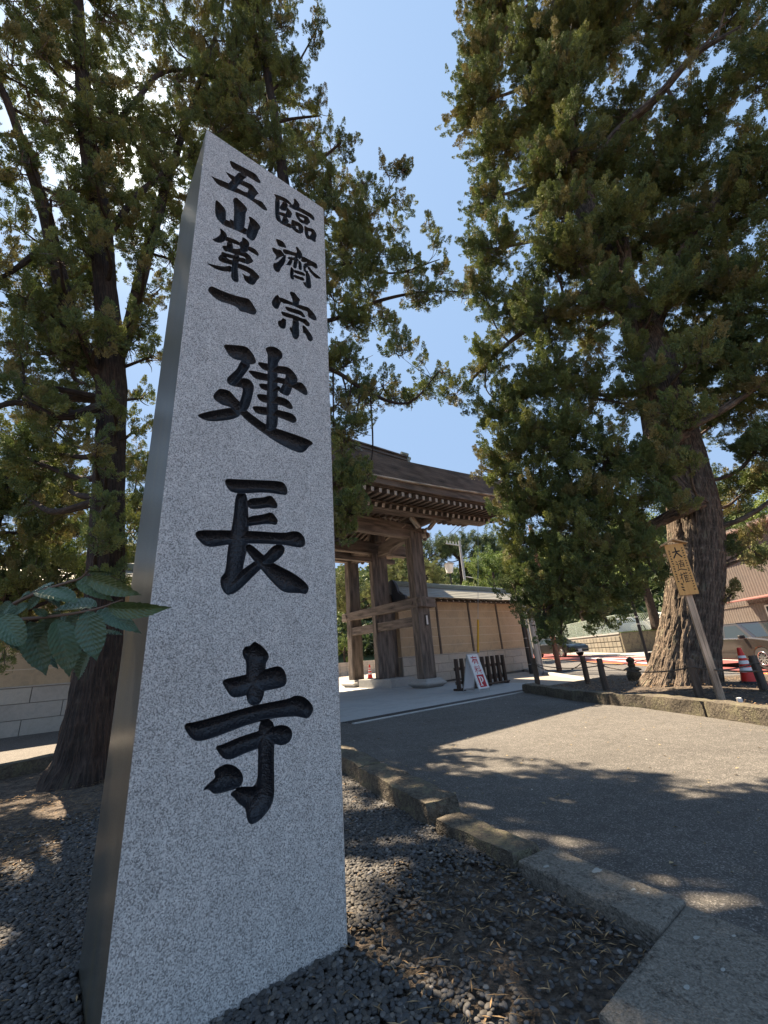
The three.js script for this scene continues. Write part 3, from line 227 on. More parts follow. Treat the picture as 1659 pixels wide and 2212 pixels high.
const mGlass = M([.03, .04, .045], .05), mChrome = M([.75, .75, .75], .15, { metalness: 1 }), mCopperRoof = M([.33, .33, .29], .55, { map: plasterMap }), mPatina = M([.23, .28, .25], .6, { map: plasterMap }), mRope = M([.10, .085, .07], .95), mYellow = M([.8, .42, .02], .45), mRed = M([.72, .035, .02], .45);
const leafMat = (t = .35) => new THREE.MeshPhysicalMaterial({ color: 0xffffff, roughness: .85, transmission: t, thickness: 0, side: THREE.DoubleSide });
const mLeaf = leafMat(.24);

// ------------------------------------------------------------------ terrain: the forecourt is level, the road runs past it on a slope
const RO = [16.5, -3.3], RU = [.654, -.756], RN = [.756, .654];
const roadPt = (s, n) => [RO[0] + RU[0] * s + RN[0] * n, RO[1] + RU[1] * s + RN[1] * n];
const roadY = (s) => -.22 + .016 * clamp(s, -30, 220);
const gy = (x, z) => { const dx = x - RO[0], dz = z - RO[1], s = dx * RU[0] + dz * RU[1], n = dx * RN[0] + dz * RN[1]; return roadY(s) * sstep(-7.5, -3.4, n) - .03 * sstep(-12, -7, n); };
{
  const ax = (lo, hi, far, st) => { const o = []; for (let v = lo; v <= hi; v += st) o.push(v); let d = st; let a = lo, b = hi; const L = [], R = []; while (a > -far) { d *= 1.5; a -= d; b += d; L.unshift(a); R.push(b); } return [...L, ...o, ...R]; };
  const X = ax(-12, 48, 500, 1), Z = ax(-44, 14, 500, 1);
  structure('ground', grid((u, v) => [X[Math.round(u * (X.length - 1))], Z[Math.round(v * (Z.length - 1))]], X.length - 1, Z.length - 1, (x, z) => gy(x, z) - .012), mSoil);
}
const bedKerb = [[2.22, -2.2], [2.66, -4.3], [2.62, -6.0], [1.7, -7.2], [.35, -7.5], [-1.0, -7.0], [-4, -6.5], [-12, -6.4]];
// asphalt forecourt, laid round the pebble bed and up to the drain
structure('forecourt_asphalt', grid((u, v) => { const z = lerp(-6.42, 9, v), k = z < -4.3 ? 2.7 : z < -2.2 ? lerp(2.66, 2.18, (z + 4.3) / 2.1) : z < -.6 ? lerp(2.1, 2.0, (z + 2.2) / 1.6) : 2.0; const r = z < -6.2 ? 9.3 : z < -1.4 ? lerp(9.25, 6.3, (z + 6.47) / 5.07) : 6.3 - (z + 1.4) * .35; return [lerp(k, r, u), z]; }, 60, 150, (x, z) => .004), mAsphalt);
{ const g = scene.children.find((o) => o.name === 'forecourt_asphalt').geometry, p = g.attributes.position, c = []; for (let i = 0; i < p.count; i++) { const x = p.getX(i), z = p.getZ(i), v = .72 + .52 * fbm(x * .9, 2, z * .9) - (n3(x * 2.6, 9, z * 2.6) > .72 ? .06 : 0); c.push(v, v, v); } g.setAttribute('color', new THREE.Float32BufferAttribute(c, 3)); }   // worn and patched tar
structure('path_asphalt', grid((u, v) => { const x = lerp(-14, 4.2, u), z0 = x < -1 ? -6.5 : x < .35 ? lerp(-6.9, -7.5, (x + 1) / 1.35) : x < 1.7 ? lerp(-7.5, -7.2, (x - .35) / 1.35) : x < 2.66 ? lerp(-7.2, -6.0, x - 1.7) : -6.42; return [x, lerp(z0, -12.6, v)]; }, 40, 24, () => .004), M([.87, .83, .79], .85, { map: asphaltMap }));
structure('gate_apron', sheet([[4.2, -6.78], [10.4, -6.78], [11.4, -7.6], [11.6, -12.4], [10.7, -16.5], [4.7, -16.5], [4.7, -12.4], [4.2, -12.4]], .008), mApron);
structure('parking_ground', sheet([[-14, -16.5], [30, -16.5], [30, -60], [-14, -60]], .004), M([.40, .34, .30], .9, { map: plasterMap }));
// paved strip between forecourt and road
structure('side_pavement', grid((u, v) => { const z = lerp(-16, -6.4, v), xr = roadPt(0, 0)[0] + (z - RO[1] + 4.6 * RN[1]) / RU[1] * RU[0] - 4.6 * RN[0]; return [lerp(z < -12 ? 19.2 : 10.2, xr, u), z]; }, 14, 14, (x, z) => gy(x, z) + .004), M([.34, .30, .26], .9, { map: plasterMap }));
const strip = (name, s0, s1, n0, n1, dy, m, kind = 'structure') => { const g = grid((u, v) => roadPt(lerp(s0, s1, u), lerp(n0, n1, v)), Math.max(2, Math.round((s1 - s0) / 4)), 3, (x, z) => gy(x, z) + dy); const o = part(scene, numbered(name), g, m); o.userData.kind = kind; return o; };
strip('road', -40, 120, -4.5, 5, .012, mRoad);
strip('red_lane', -40, 120, .25, 3.2, .018, M([.27, .075, .075], .8, { map: plasterMap }));
strip('orange_road_line', -40, 120, -.02, .16, .022, M([.85, .22, .03], .6));
strip('white_road_line', -40, 120, 3.3, 3.45, .022, M([.7, .7, .68], .6));
strip('white_road_line', -40, 120, -4.25, -4.1, .022, M([.7, .7, .68], .6));
for (const [a, b] of [[[6, .6], [17, 1.7]], [[6, 2.9], [17, 1.7]]]) { const g = grid((u, v) => roadPt(lerp(a[0], b[0], u), lerp(a[1], b[1], u) + (v - .5) * .3), 10, 1, (x, z) => gy(x, z) + .026); part(scene, numbered('white_chevron_marking'), g, M([.72, .72, .7], .6)).userData.kind = 'structure'; }
strip('far_pavement', -40, 120, 3.9, 40, .03, mPlainConcrete);
{ const g = grid((u, v) => roadPt(lerp(-40, 120, u), [-4.75, -4.75, -4.52, -4.5][Math.round(v * 3)]), 40, 3, (x, z) => gy(x, z)); const p = g.attributes.position; for (let i = 0; i < p.count; i++) p.setY(i, p.getY(i) + [0, .12, .12, 0][i % 4]); g.computeVertexNormals(); part(scene, 'road_kerb', g, mPlainConcrete).userData.kind = 'structure'; }

// ------------------------------------------------------------------ the stone monument
{
  const st = thing('stone_monument', 'tall grey granite pillar carved with large black characters, standing in dark pebbles', 'monument', [.264, 0, -1.695]);
  const W = .787, H = 4.0, D = .6, e = .007;
  const loopsOf = (strokes) => {                                     // outline of the joined strokes, by marching squares
    let x0 = 1e9, y0 = 1e9, x1 = -1e9, y1 = -1e9; for (const s of strokes) for (let i = 0; i < s.length; i += 2) { x0 = Math.min(x0, s[i]); x1 = Math.max(x1, s[i]); y0 = Math.min(y0, s[i + 1]); y1 = Math.max(y1, s[i + 1]); }
    const R = 1.5, w = Math.ceil((x1 - x0) / R) + 8, h = Math.ceil((y1 - y0) / R) + 8, ox = x0 - 4 * R, oy = y0 - 4 * R;
    const cv = document.createElement('canvas'); cv.width = w; cv.height = h; const c = cv.getContext('2d'); c.fillStyle = '#000'; c.fillRect(0, 0, w, h); c.fillStyle = '#fff'; c.strokeStyle = '#fff'; c.lineJoin = 'round'; c.lineWidth = .8;
    for (const s of strokes) { c.beginPath(); for (let i = 0; i < s.length; i += 2) { const n = s.length, X = (s[i] - ox) / R, Y = (s[i + 1] - oy) / R, X2 = (s[(i + 2) % n] - ox) / R, Y2 = (s[(i + 3) % n] - oy) / R; if (!i) c.moveTo((X + X2) / 2, (Y + Y2) / 2); else c.quadraticCurveTo(X, Y, (X + X2) / 2, (Y + Y2) / 2); } c.quadraticCurveTo((s[0] - ox) / R, (s[1] - oy) / R, ((s[0] + s[2]) / 2 - ox) / R, ((s[1] + s[3]) / 2 - oy) / R); c.closePath(); c.fill(); c.stroke(); }
    const d = c.getImageData(0, 0, w, h).data, f = (x, y) => d[(y * w + x) * 4] / 255 - .5, next = new Map(), pos = new Map();
    const E = (x, y, k) => { const id = (y * w + x) * 2 + k; if (!pos.has(id)) { const a = f(x, y), b = k ? f(x, y + 1) : f(x + 1, y), t = a / (a - b); pos.set(id, [(ox + (x + (k ? 0 : t)) * R) / 1000, (oy + (y + (k ? t : 0)) * R) / 1000]); } return id; };
    for (let y = 0; y < h - 1; y++) for (let x = 0; x < w - 1; x++) {
      const m = (f(x, y) > 0) | (f(x + 1, y) > 0) << 1 | (f(x + 1, y + 1) > 0) << 2 | (f(x, y + 1) > 0) << 3; if (!m || m === 15) continue;
      const b = () => E(x, y, 0), r = () => E(x + 1, y, 1), t = () => E(x, y + 1, 0), l = () => E(x, y, 1), go = (p, q) => next.set(p, q);
      switch (m) { case 1: go(b(), l()); break; case 2: go(r(), b()); break; case 3: go(r(), l()); break; case 4: go(t(), r()); break; case 5: go(b(), r()); go(t(), l()); break; case 6: go(t(), b()); break; case 7: go(t(), l()); break; case 8: go(l(), t()); break; case 9: go(b(), t()); break; case 10: go(l(), b()); go(r(), t()); break; case 11: go(r(), t()); break; case 12: go(l(), r()); break; case 13: go(b(), r()); break; case 14: go(l(), b()); }
    }
    const loops = []; while (next.size) { const [s] = next.keys(); let k = s; const L = []; do { L.push(pos.get(k)); const q = next.get(k); next.delete(k); k = q; } while (k !== s && k !== undefined); if (L.length > 10) loops.push(L.filter((p, i) => { const a = L[(i + L.length - 1) % L.length], b = L[(i + 1) % L.length]; return i % 2 === 0 || Math.abs((b[0] - a[0]) * (p[1] - a[1]) - (b[1] - a[1]) * (p[0] - a[0])) > 4e-7; })); }
    return loops;
  };
  const area = (L) => L.reduce((s, p, i) => { const q = L[(i + 1) % L.length]; return s + p[0] * q[1] - q[0] * p[1]; }, 0) / 2;
  const face = shapeOf([[e, 0], [W - e, 0], [W - e, H - e], [e, H - e]]), islands = [];
  const carve = (d) => .005 + .036 * (1 - Math.exp(-d / .015));
  for (const [name, strokes] of Object.entries(CHARS)) {
    const loops = loopsOf(strokes), P = [], I = [], U = [];
    for (const L of loops) {
      const v = L.map(([x, y]) => new THREE.Vector2(x, y)); if (area(L) > 0) face.holes.push(new THREE.Path(v)); else islands.push(new THREE.ShapeGeometry(new THREE.Shape(v)));
      const o = P.length / 3, n = L.length; for (const [x, y] of L) { P.push(x, y, 0, x, y, -.006); U.push(x, y, x + .006, y); }
      for (let i = 0; i < n; i++) { const a = o + i * 2, b = o + (i + 1) % n * 2; I.push(a, a + 1, b, b, a + 1, b + 1); }
    }
    const wall = geom(P, I, U);
    const sd = strokes.map((s) => { const q = []; for (let i = 0; i < s.length; i += 2) q.push([s[i] / 1000, s[i + 1] / 1000]); const xs = q.map((p) => p[0]), ys = q.map((p) => p[1]); return { q, b: [Math.min(...xs), Math.max(...xs), Math.min(...ys), Math.max(...ys)] }; });
    const inner = (s, x, y) => { let inside = false, d = 1e9; const q = s.q; for (let i = 0, j = q.length - 1; i < q.length; j = i++) { const [ax, ay] = q[j], [bx, by] = q[i]; if ((ay > y) !== (by > y) && x < (bx - ax) * (y - ay) / (by - ay) + ax) inside = !inside; const t = clamp(((x - ax) * (bx - ax) + (y - ay) * (by - ay)) / ((bx - ax) ** 2 + (by - ay) ** 2 || 1), 0, 1); d = Math.min(d, Math.hypot(ax + (bx - ax) * t - x, ay + (by - ay) * t - y)); } return inside ? d : -d; };
    const bx0 = Math.min(...sd.map((s) => s.b[0])) - .012, bx1 = Math.max(...sd.map((s) => s.b[1])) + .012, by0 = Math.min(...sd.map((s) => s.b[2])) - .012, by1 = Math.max(...sd.map((s) => s.b[3])) + .012;
    const st3 = .003, nx = Math.ceil((bx1 - bx0) / st3), ny = Math.ceil((by1 - by0) / st3), id = new Int32Array((nx + 1) * (ny + 1)).fill(-1), P2 = [], U2 = [], I2 = [];
    for (let j = 0; j <= ny; j++) for (let i = 0; i <= nx; i++) {
      const x = bx0 + i * st3, y = by0 + j * st3; let d = -1e9; for (const s of sd) { if (x < s.b[0] - .012 || x > s.b[1] + .012 || y < s.b[2] - .012 || y > s.b[3] + .012) continue; d = Math.max(d, inner(s, x, y)); }
      if (d > -.009) { id[j * (nx + 1) + i] = P2.length / 3; P2.push(x, y, -(d > 0 ? carve(d) : .0055) - (n3(x * 160, y * 160, 3) - .5) * .003 * (d > .003)); U2.push(x, y); }
    }
    for (let j = 0; j < ny; j++) for (let i = 0; i < nx; i++) { const a = id[j * (nx + 1) + i], b = id[j * (nx + 1) + i + 1], c = id[(j + 1) * (nx + 1) + i], d = id[(j + 1) * (nx + 1) + i + 1]; if (a >= 0 && b >= 0 && c >= 0 && d >= 0) I2.push(a, b, d, a, d, c); }
    const o = part(st, 'carved_character', mergeGeometries([wall, geom(P2, I2, U2)]), mInk); o.userData.label = 'carved black painted character ' + name;
  }
  part(st, 'front_face', mergeGeometries([new THREE.ShapeGeometry(face), ...islands]), mGranite);
  // side faces with a narrow chamfer round the front
  const quad = (a, b, c, d, uv) => geom([...a, ...b, ...c, ...d], [0, 1, 2, 0, 2, 3], uv);
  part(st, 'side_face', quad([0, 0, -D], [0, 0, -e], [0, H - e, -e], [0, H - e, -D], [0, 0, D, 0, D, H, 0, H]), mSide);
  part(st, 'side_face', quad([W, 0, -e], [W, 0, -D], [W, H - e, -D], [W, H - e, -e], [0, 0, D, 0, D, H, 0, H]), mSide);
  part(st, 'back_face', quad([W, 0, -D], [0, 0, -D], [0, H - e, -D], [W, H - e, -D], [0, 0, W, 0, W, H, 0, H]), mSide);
  part(st, 'top_face', quad([e, H, -e], [W - e, H, -e], [W - e, H, -D], [e, H, -D], [0, 0, W, 0, W, D, 0, D]), mGranite);
  part(st, 'edge', join([quad([0, 0, -e], [e, 0, 0], [e, H - e, 0], [0, H - e, -e], [0, 0, e, 0, e, H, 0, H]), quad([W - e, 0, 0], [W, 0, -e], [W, H - e, -e], [W - e, H - e, 0], [0, 0, e, 0, e, H, 0, H]), quad([e, H - e, 0], [W - e, H - e, 0], [W - e, H, -e], [e, H, -e], [0, 0, W, 0, W, e, 0, e]), quad([0, H - e, -D], [0, H - e, -e], [e, H, -e], [e, H, -D], [0, 0, D, 0, D, e, 0, e]), quad([W, H - e, -e], [W, H - e, -D], [W - e, H, -D], [W - e, H, -e], [0, 0, D, 0, D, e, 0, e])]), mGranite);
}

// ------------------------------------------------------------------ kerb stones
function kerbStone(x0, z0, x1, z1, w, h, amp, label, seed, mat = mKerb, group) {
  const L = Math.hypot(x1 - x0, z1 - z0), a = Math.atan2(-(z1 - z0), x1 - x0);
  return lone('kerb_stone', rock(L - .012, h, w, seed, amp, 12), mat, label, 'kerb stone', [(x0 + x1) / 2, h / 2 - .06, (z0 + z1) / 2], a, group);
}
kerbStone(2.11, -2.22, 2.36, -3.35, .24, .2, .03, 'thick rough brown kerb stone with a rounded end, beside the low flat stone', 1);
kerbStone(2.37, -3.37, 2.62, -4.35, .23, .2, .03, 'rough brown kerb stone between asphalt and pebbles, behind the granite pillar edge', 2);
kerbStone(2.01, -1.54, 2.10, -2.2, .19, .12, .02, 'low mossy flat kerb stone between the thick rough stone and the dressed slab', 3);
{
  const slab = (pts, h, label, seed) => { const s = shapeOf(pts.map(([x, z]) => [x, -z])), g = new THREE.ExtrudeGeometry(s, { depth: h, bevelEnabled: true, bevelSize: .01, bevelThickness: .01, bevelSegments: 2 }); g.rotateX(-Math.PI / 2); g.translate(0, -.075, 0); return lone('kerb_slab', metric(g, 1, [seed, seed]), mSlab, label, 'kerb slab'); };
  slab([[1.91, -1.52], [2.11, -1.49], [2.04, -.9], [1.81, -.9]], .125, 'flat grey dressed kerb slab with pale lichen spots, between asphalt and pebbles', 1);
  slab([[1.35, -.875], [1.81, -.88], [2.035, -.88], [1.97, -.3], [1.9, .6], [1.2, .6]], .11, 'broad grey paving slab meeting the end of the dressed kerb slab', 2);
  const lich = M([.3, .31, .29], .9); const blot = (x, z, r, y) => { const g = new THREE.CircleGeometry(r, 14), p = g.attributes.position; for (let i = 1; i < p.count; i++) { const k = .55 + .8 * n3(p.getX(i) * 90 + x * 9, p.getY(i) * 90, z); p.setXY(i, p.getX(i) * k, p.getY(i) * k * .6); } g.rotateX(-Math.PI / 2); return shift(g, x, y, z); };
  const sl = scene.children.filter((o) => o.name.startsWith('kerb_slab'));
  part(sl[0], 'lichen', join([blot(2.04, -1.22, .028, .0605), blot(1.99, -1.05, .012, .0605), blot(1.93, -1.4, .016, .0605), blot(2.0, -1.0, .008, .0605)]), lich);
  part(sl[1], 'lichen', join([blot(1.86, -.8, .014, .0455), blot(1.75, -.7, .01, .0455), blot(1.95, -.72, .009, .0455), blot(1.6, -.75, .012, .0455)]), lich);
}
for (let i = 2; i < bedKerb.length - 1; i++) { const [a, b] = [bedKerb[i], bedKerb[i + 1]], L = Math.hypot(b[0] - a[0], b[1] - a[1]), n = Math.max(1, Math.round(L / 1.1)); for (let k = 0; k < n; k++) kerbStone(lerp(a[0], b[0], k / n), lerp(a[1], b[1], k / n), lerp(a[0], b[0], (k + 1) / n), lerp(a[1], b[1], (k + 1) / n), .2, .2, .02, 'rough kerb stone in the row along the sunlit path behind the left tree', 10 + i * 7 + k, mKerb, 'kerb stones along the path'); }
kerbStone(2.63, -4.4, 2.64, -5.95, .22, .22, .025, 'long rough kerb stone behind the granite pillar, next to the asphalt', 8);
const bed2 = [[9.2, -6.4], [8.55, -5.35], [7.98, -4.48], [7.55, -3.6], [7.4, -2.95], [6.88, -2.05], [6.3, -1.25], [5.95, -.3], [5.7, .8]];
for (let i = 0; i < bed2.length - 1; i++) kerbStone(...bed2[i], ...bed2[i + 1], .24, .24, .028, 'mossy rough kerb stone in the curved row edging the right tree bed', 40 + i, mKerb, 'kerb stones of the tree bed');

// ------------------------------------------------------------------ right tree bed
structure('tree_bed_soil', grid((u, v) => { const i = Math.min(bed2.length - 2, Math.floor(u * (bed2.length - 1))), t = u * (bed2.length - 1) - i, x = lerp(bed2[i][0], bed2[i + 1][0], t) + .05, z = lerp(bed2[i][1], bed2[i + 1][1], t); return [lerp(x, 13.2 - u * 1.6, v), lerp(z, lerp(-6.2, 2.2, u), v)]; }, 40, 30, (x, z) => .05 + .1 * Math.exp(-((x - 9.7) ** 2 + (z + 3.3) ** 2) / 1.6) + (fbm(x * 3, 0, z * 3) - .5) * .05), mSoil);

// ------------------------------------------------------------------ drain in front of the gate
{
  const d = thing('drain_channel', 'long dark slotted drain grate with a pale concrete edge across the gate apron', 'drain', [4.2, 0, -6.6]);
  const bars = []; for (let i = 0; i < 118; i++) bars.push(shift(new THREE.BoxGeometry(.014, .02, .28), .04 + i * .052, .004, 0));
  for (const z of [-.1, 0, .1]) bars.push(shift(new THREE.BoxGeometry(6.2, .018, .014), 3.1, .003, z));
  stuff(part(d, 'grate', join(bars), M([.14, .14, .14], .5, { metalness: .6 })));
  part(d, 'trough', shift(new THREE.BoxGeometry(6.2, .01, .3), 3.1, -.004, 0), M([.015, .015, .015], .9));
  part(d, 'concrete_edge', shift(box(6.2, .05, .09), 3.1, -.008, .2), M([.52, .52, .5], .85, { map: plasterMap }));
  part(d, 'concrete_edge', shift(box(.9, .1, .1), 6.65, .04, .16), M([.52, .52, .5], .85, { map: plasterMap }), null, [0, .12, 0]);
}

// ------------------------------------------------------------------ the temple gate
{
  const g = thing('temple_gate', 'large weathered timber temple gate with square posts and a thick curved brown roof', 'gate', [7.85, 0, -12.75]);
  const X = (x) => x - 7.85, Z = (z) => z + 12.75;
  const B = (name, m, x0, x1, y0, y1, z0, z1, r = .012, grain) => part(g, name, box(x1 - x0, y1 - y0, z1 - z0, r, grain), m, [X((x0 + x1) / 2), (y0 + y1) / 2, Z((z0 + z1) / 2)]);
  const baseStone = (x, z) => { const lv = [[0, .34], [.03, .37], [.1, .46], [.13, .465], [.16, .45], [.2, .39], [.26, .35], [.275, .34]], P = [], I = [], U = []; lv.forEach(([y, h], i) => { const c = h * .93; [[-h, -c], [-c, -h], [c, -h], [h, -c], [h, c], [c, h], [-c, h], [-h, c]].forEach(([a, b], k) => { P.push(a, y, b); U.push(k * .2, y); if (i) { const p = (i - 1) * 8 + k, q = (i - 1) * 8 + (k + 1) % 8; I.push(p, p + 8, q, q, p + 8, q + 8); } }); }); const o = (lv.length - 1) * 8; for (let k = 1; k < 7; k++) I.push(o, o + k + 1, o + k); const q = geom(P, I, U).toNonIndexed(); q.computeVertexNormals(); part(g, 'base_stone', metric(q), mBase, [X(x), 0, Z(z)]); };
  const xl = [9.71, 4.04];
  for (const side of [0, 1]) {
    const mx = (a, b) => side ? [15.7 - b, 15.7 - a] : [a, b];
    baseStone(side ? 5.71 : 9.99, -10.68); baseStone(side ? 5.71 : 9.985, -14.81);
    B('post', mPost, ...mx(9.71, 10.28), .27, 5.3, -10.86, -10.5, .03, 1);
    B('post', mPost, ...mx(9.71, 10.25), .27, 5.3, -14.98, -14.64, .03, 1);
    B('main_post', mPost, ...mx(9.69, 10.45), .29, 6.6, -13.13, -12.88, .02, 1);
    B('plinth', mBase, ...mx(9.59, 10.72), 0, .29, -14.1, -12.09, .012);
    B('tie_beam', mBeam, ...mx(9.68, 9.98), 2.57, 2.9, -15.28, -10.3, .015, 2);
    B('tie_beam', mBeam, ...mx(9.74, 9.92), 1.97, 2.28, -14.9, -10.6, .012, 2);
    B('tie_beam_end', mBeam, ...mx(9.66, 10.52), 2.565, 2.905, -10.49, -10.42, .012, 0);
    B('tie_beam_end', mBeam, ...mx(10.29, 10.52), 2.565, 2.905, -10.8, -10.49, .012, 0);
    for (const [bx_, bz, rot] of [[9.672, -10.75, 1], [9.672, -14.95, 1], [10.0, -10.41, 0]]) part(g, 'peg_cap', new THREE.CylinderGeometry(.075, .085, .035, 6), mDark, [X(side ? 15.7 - bx_ : bx_), 2.735, Z(bz)], rot ? [0, 0, Math.PI / 2] : [Math.PI / 2, 0, 0]);
    // curved inner beam from front post to main post, with pale carved nose
    for (const sgn of [1, -1]) {
      const zf = sgn > 0 ? -10.86 : -14.64, zm = sgn > 0 ? -12.6 : -13.2, s = new THREE.Shape(); const dz = zm - zf; s.moveTo(0, 5.35); s.quadraticCurveTo(dz * .5, 5.5, dz, 5.25); s.lineTo(dz * 1.05, 4.86); s.lineTo(dz * .7, 4.84); s.quadraticCurveTo(dz * .4, 5.15, 0, 5.02);
      const q = new THREE.ExtrudeGeometry(s, { depth: .26, bevelEnabled: true, bevelSize: .015, bevelThickness: .015, bevelSegments: 1 }); q.rotateY(-Math.PI / 2); part(g, 'inner_beam', metric(q, 2), mBeam, [X(side ? 5.82 : 10.12), 0, Z(zf)]);
      const nb = new THREE.Shape(); nb.moveTo(0, 0); nb.quadraticCurveTo(.12, .05, .1, .16); nb.quadraticCurveTo(.22, .2, .16, .34); nb.lineTo(0, .36); const ng = new THREE.ExtrudeGeometry(nb, { depth: .18, bevelEnabled: true, bevelSize: .012, bevelThickness: .012, bevelSegments: 1 }); ng.rotateY(sgn > 0 ? -Math.PI / 2 : Math.PI / 2); part(g, 'beam_nose', metric(ng), mPale, [X(side ? 5.65 : (sgn > 0 ? 10.14 : 9.9)), 4.85, Z(sgn > 0 ? -12.42 : -13.4)]);
    }
    // bracket blocks above the front and back posts
    for (const zc of [-10.68, -14.81]) {
      const out = zc > -12 ? 1 : -1, cx = side ? 5.71 : 9.99;
      part(g, 'bearing_block', box(.62, .22, .62, .03), mPost, [X(cx), 5.72, Z(zc)]);
      part(g, 'bracket_arm', box(.2, .2, 1.75, .04, 2), mBeam, [X(cx), 5.5, Z(zc + out * .25)]);
      part(g, 'bracket_arm', box(1.6, .2, .2, .04, 0), mBeam, [X(cx), 5.9, Z(zc)]);
      part(g, 'bracket_arm', box(.18, .18, 1.2, .03, 2), mBeam, [X(cx), 5.95, Z(zc + out * .5)]);
      for (const [dx, dy, ang] of [[-.42, 5.47, .8], [.42, 5.47, -.8]]) part(g, 'bracket_nose', box(.13, .5, .16, .03, 1), mPale, [X(cx + dx), dy, Z(zc + out * .62)], [0, 0, ang]);
      for (const dx of [-.36, .36]) { const nose = join([shift(new THREE.SphereGeometry(.13, 12, 8).scale(1.25, 1, 1), dx > 0 ? .56 : -.56, 5.42, 0), shift(new THREE.SphereGeometry(.12, 12, 8), dx > 0 ? .74 : -.74, 5.3, 0), shift(new THREE.SphereGeometry(.1, 12, 8), dx > 0 ? .6 : -.6, 5.15, 0), shift(box(.4, .22, .22, .03), dx > 0 ? .42 : -.42, 5.24, 0)]); part(g, 'carved_nose', nose, dx > 0 !== !!side ? mBeam : mPost, [X(cx), 0, Z(zc)]); part(g, 'nose_face', box(.2, .16, .02, .006), mPale, [X(cx + dx * 1.3), 5.2, Z(zc + out * .125)], [0, 0, .3]); part(g, 'nose_face', box(.26, .1, .02, .006), mPale, [X(cx + dx * 1.5), 5.45, Z(zc + out * .14)], [0, 0, .6]); }
    }
  }
  // head beams between the posts
  for (const z of [-10.68, -14.81]) { B('head_beam', mBeam, 5.35, 10.35, 5.05, 5.58, z - .15, z + .15, .03, 0); B('eave_purlin', mBeam, 4.3, 11.4, 5.98, 6.2, z - .12 + (z > -12 ? .2 : -.2), z + .12 + (z > -12 ? .2 : -.2), .02, 0); }
  for (const z of [-9.55, -15.95]) { const p = B('outer_purlin', mBeam, 5.1, 10.6, 5.5, 5.7, z - .1, z + .1, .02, 0); for (const s of [-1, 1]) part(p, 'curled_end', join([shift(new THREE.CylinderGeometry(.13, .13, .2, 16).rotateX(Math.PI / 2), s * 2.8, -.05, 0), shift(new THREE.CylinderGeometry(.08, .08, .2, 12).rotateX(Math.PI / 2), s * 2.92, -.02, 0)]), mPost); }
  B('lintel', mPost, 4.1, 11.6, 5.02, 5.5, -13.16, -12.84, .02, 0);
  B('lintel', mBeam, 4.8, 10.9, 4.68, 4.86, -13.1, -12.9, .012, 0);
  B('bargeboard_beam', mBeam, 3.6, 12.1, 8.35, 8.7, -12.9, -12.6, .02, 0);
  for (const x of [5.7, 7.85, 10.0]) { B('strut', mPost, x - .14, x + .14, 5.5, 8.4, -12.88, -12.62, .02, 1); const fr = new THREE.Shape(); fr.moveTo(-.8, 0); fr.quadraticCurveTo(-.5, .1, -.25, .42); fr.lineTo(.25, .42); fr.quadraticCurveTo(.5, .1, .8, 0); fr.lineTo(.5, 0); fr.quadraticCurveTo(.2, .12, 0, .26); fr.quadraticCurveTo(-.2, .12, -.5, 0); if (x === 7.85) part(g, 'frog_leg_strut', metric(new THREE.ExtrudeGeometry(fr, { depth: .12, bevelEnabled: false })), mPost, [X(x), 5.58, Z(-10.74)]); }
  // rafters: a row of flying rafters with pale painted ends over a row of base rafters
  const lift = (x) => .55 * Math.pow(Math.max(0, x - 6.2) / 6.9, 1.25);
  const tipG = box(.1, .125, .012), flyG = box(.112, .135, 2.2, 0, 2), baseG = box(.112, .13, 3.5, 0, 2);
  for (const sd of [1, -1]) for (let i = 0; i <= 35; i++) {
    const x = 2.85 + i * .2865, y = lift(x) * .65, zt = sd > 0 ? -8.5 : -17.0, zb = sd > 0 ? -9.12 : -16.38;
    const f = part(g, 'flying_rafter', flyG, mDark, [X(x), 5.56 + y + .05, Z(zt - sd * 1.1)], [sd * .05, 0, 0]); part(f, 'rafter_end', tipG, mPale, [0, 0, sd * 1.104]);
    const c = Math.cos(.32), s = Math.sin(.32); const b = part(g, 'base_rafter', baseG, mDark, [X(x), 5.38 + y * .9 + s * 1.75, Z(zb - sd * c * 1.75)], [sd * .32, 0, 0]); part(b, 'rafter_end', tipG, i % 4 === 1 ? mBeam : mPale, [0, 0, sd * 1.752]);
  }
  const xs = []; for (let i = 0; i <= 48; i++) xs.push(2.4 + i * .2269);
  const strip2 = (name, m, z0, z1, y0, y1, k0 = .65, k1 = .65) => { for (const sd of [1, -1]) { const q = (z) => sd > 0 ? z : -25.5 - z; part(g, name, metric(sweepX((x) => { const l = lift(x), a = y0 + l * k0, b = y1 + l * k1; return [[Z(q(z0)), a], [Z(q(z1)), a], [Z(q(z1)), b], [Z(q(z0)), b]]; }, xs.map((x) => x)), 0), m, [-7.85, 0, 0]); } };
  strip2('eave_board', mDark, -9.1, -8.56, 5.695, 5.73);
  strip2('eave_fascia', mDark, -8.75, -8.42, 5.733, 5.9, .65, 1);
  strip2('eave_trim', mPale, -8.6, -8.34, 5.905, 5.945, 1, 1);
  strip2('base_rafter_board', mDark, -10.1, -9.16, 5.5, 5.54, .58, .58);
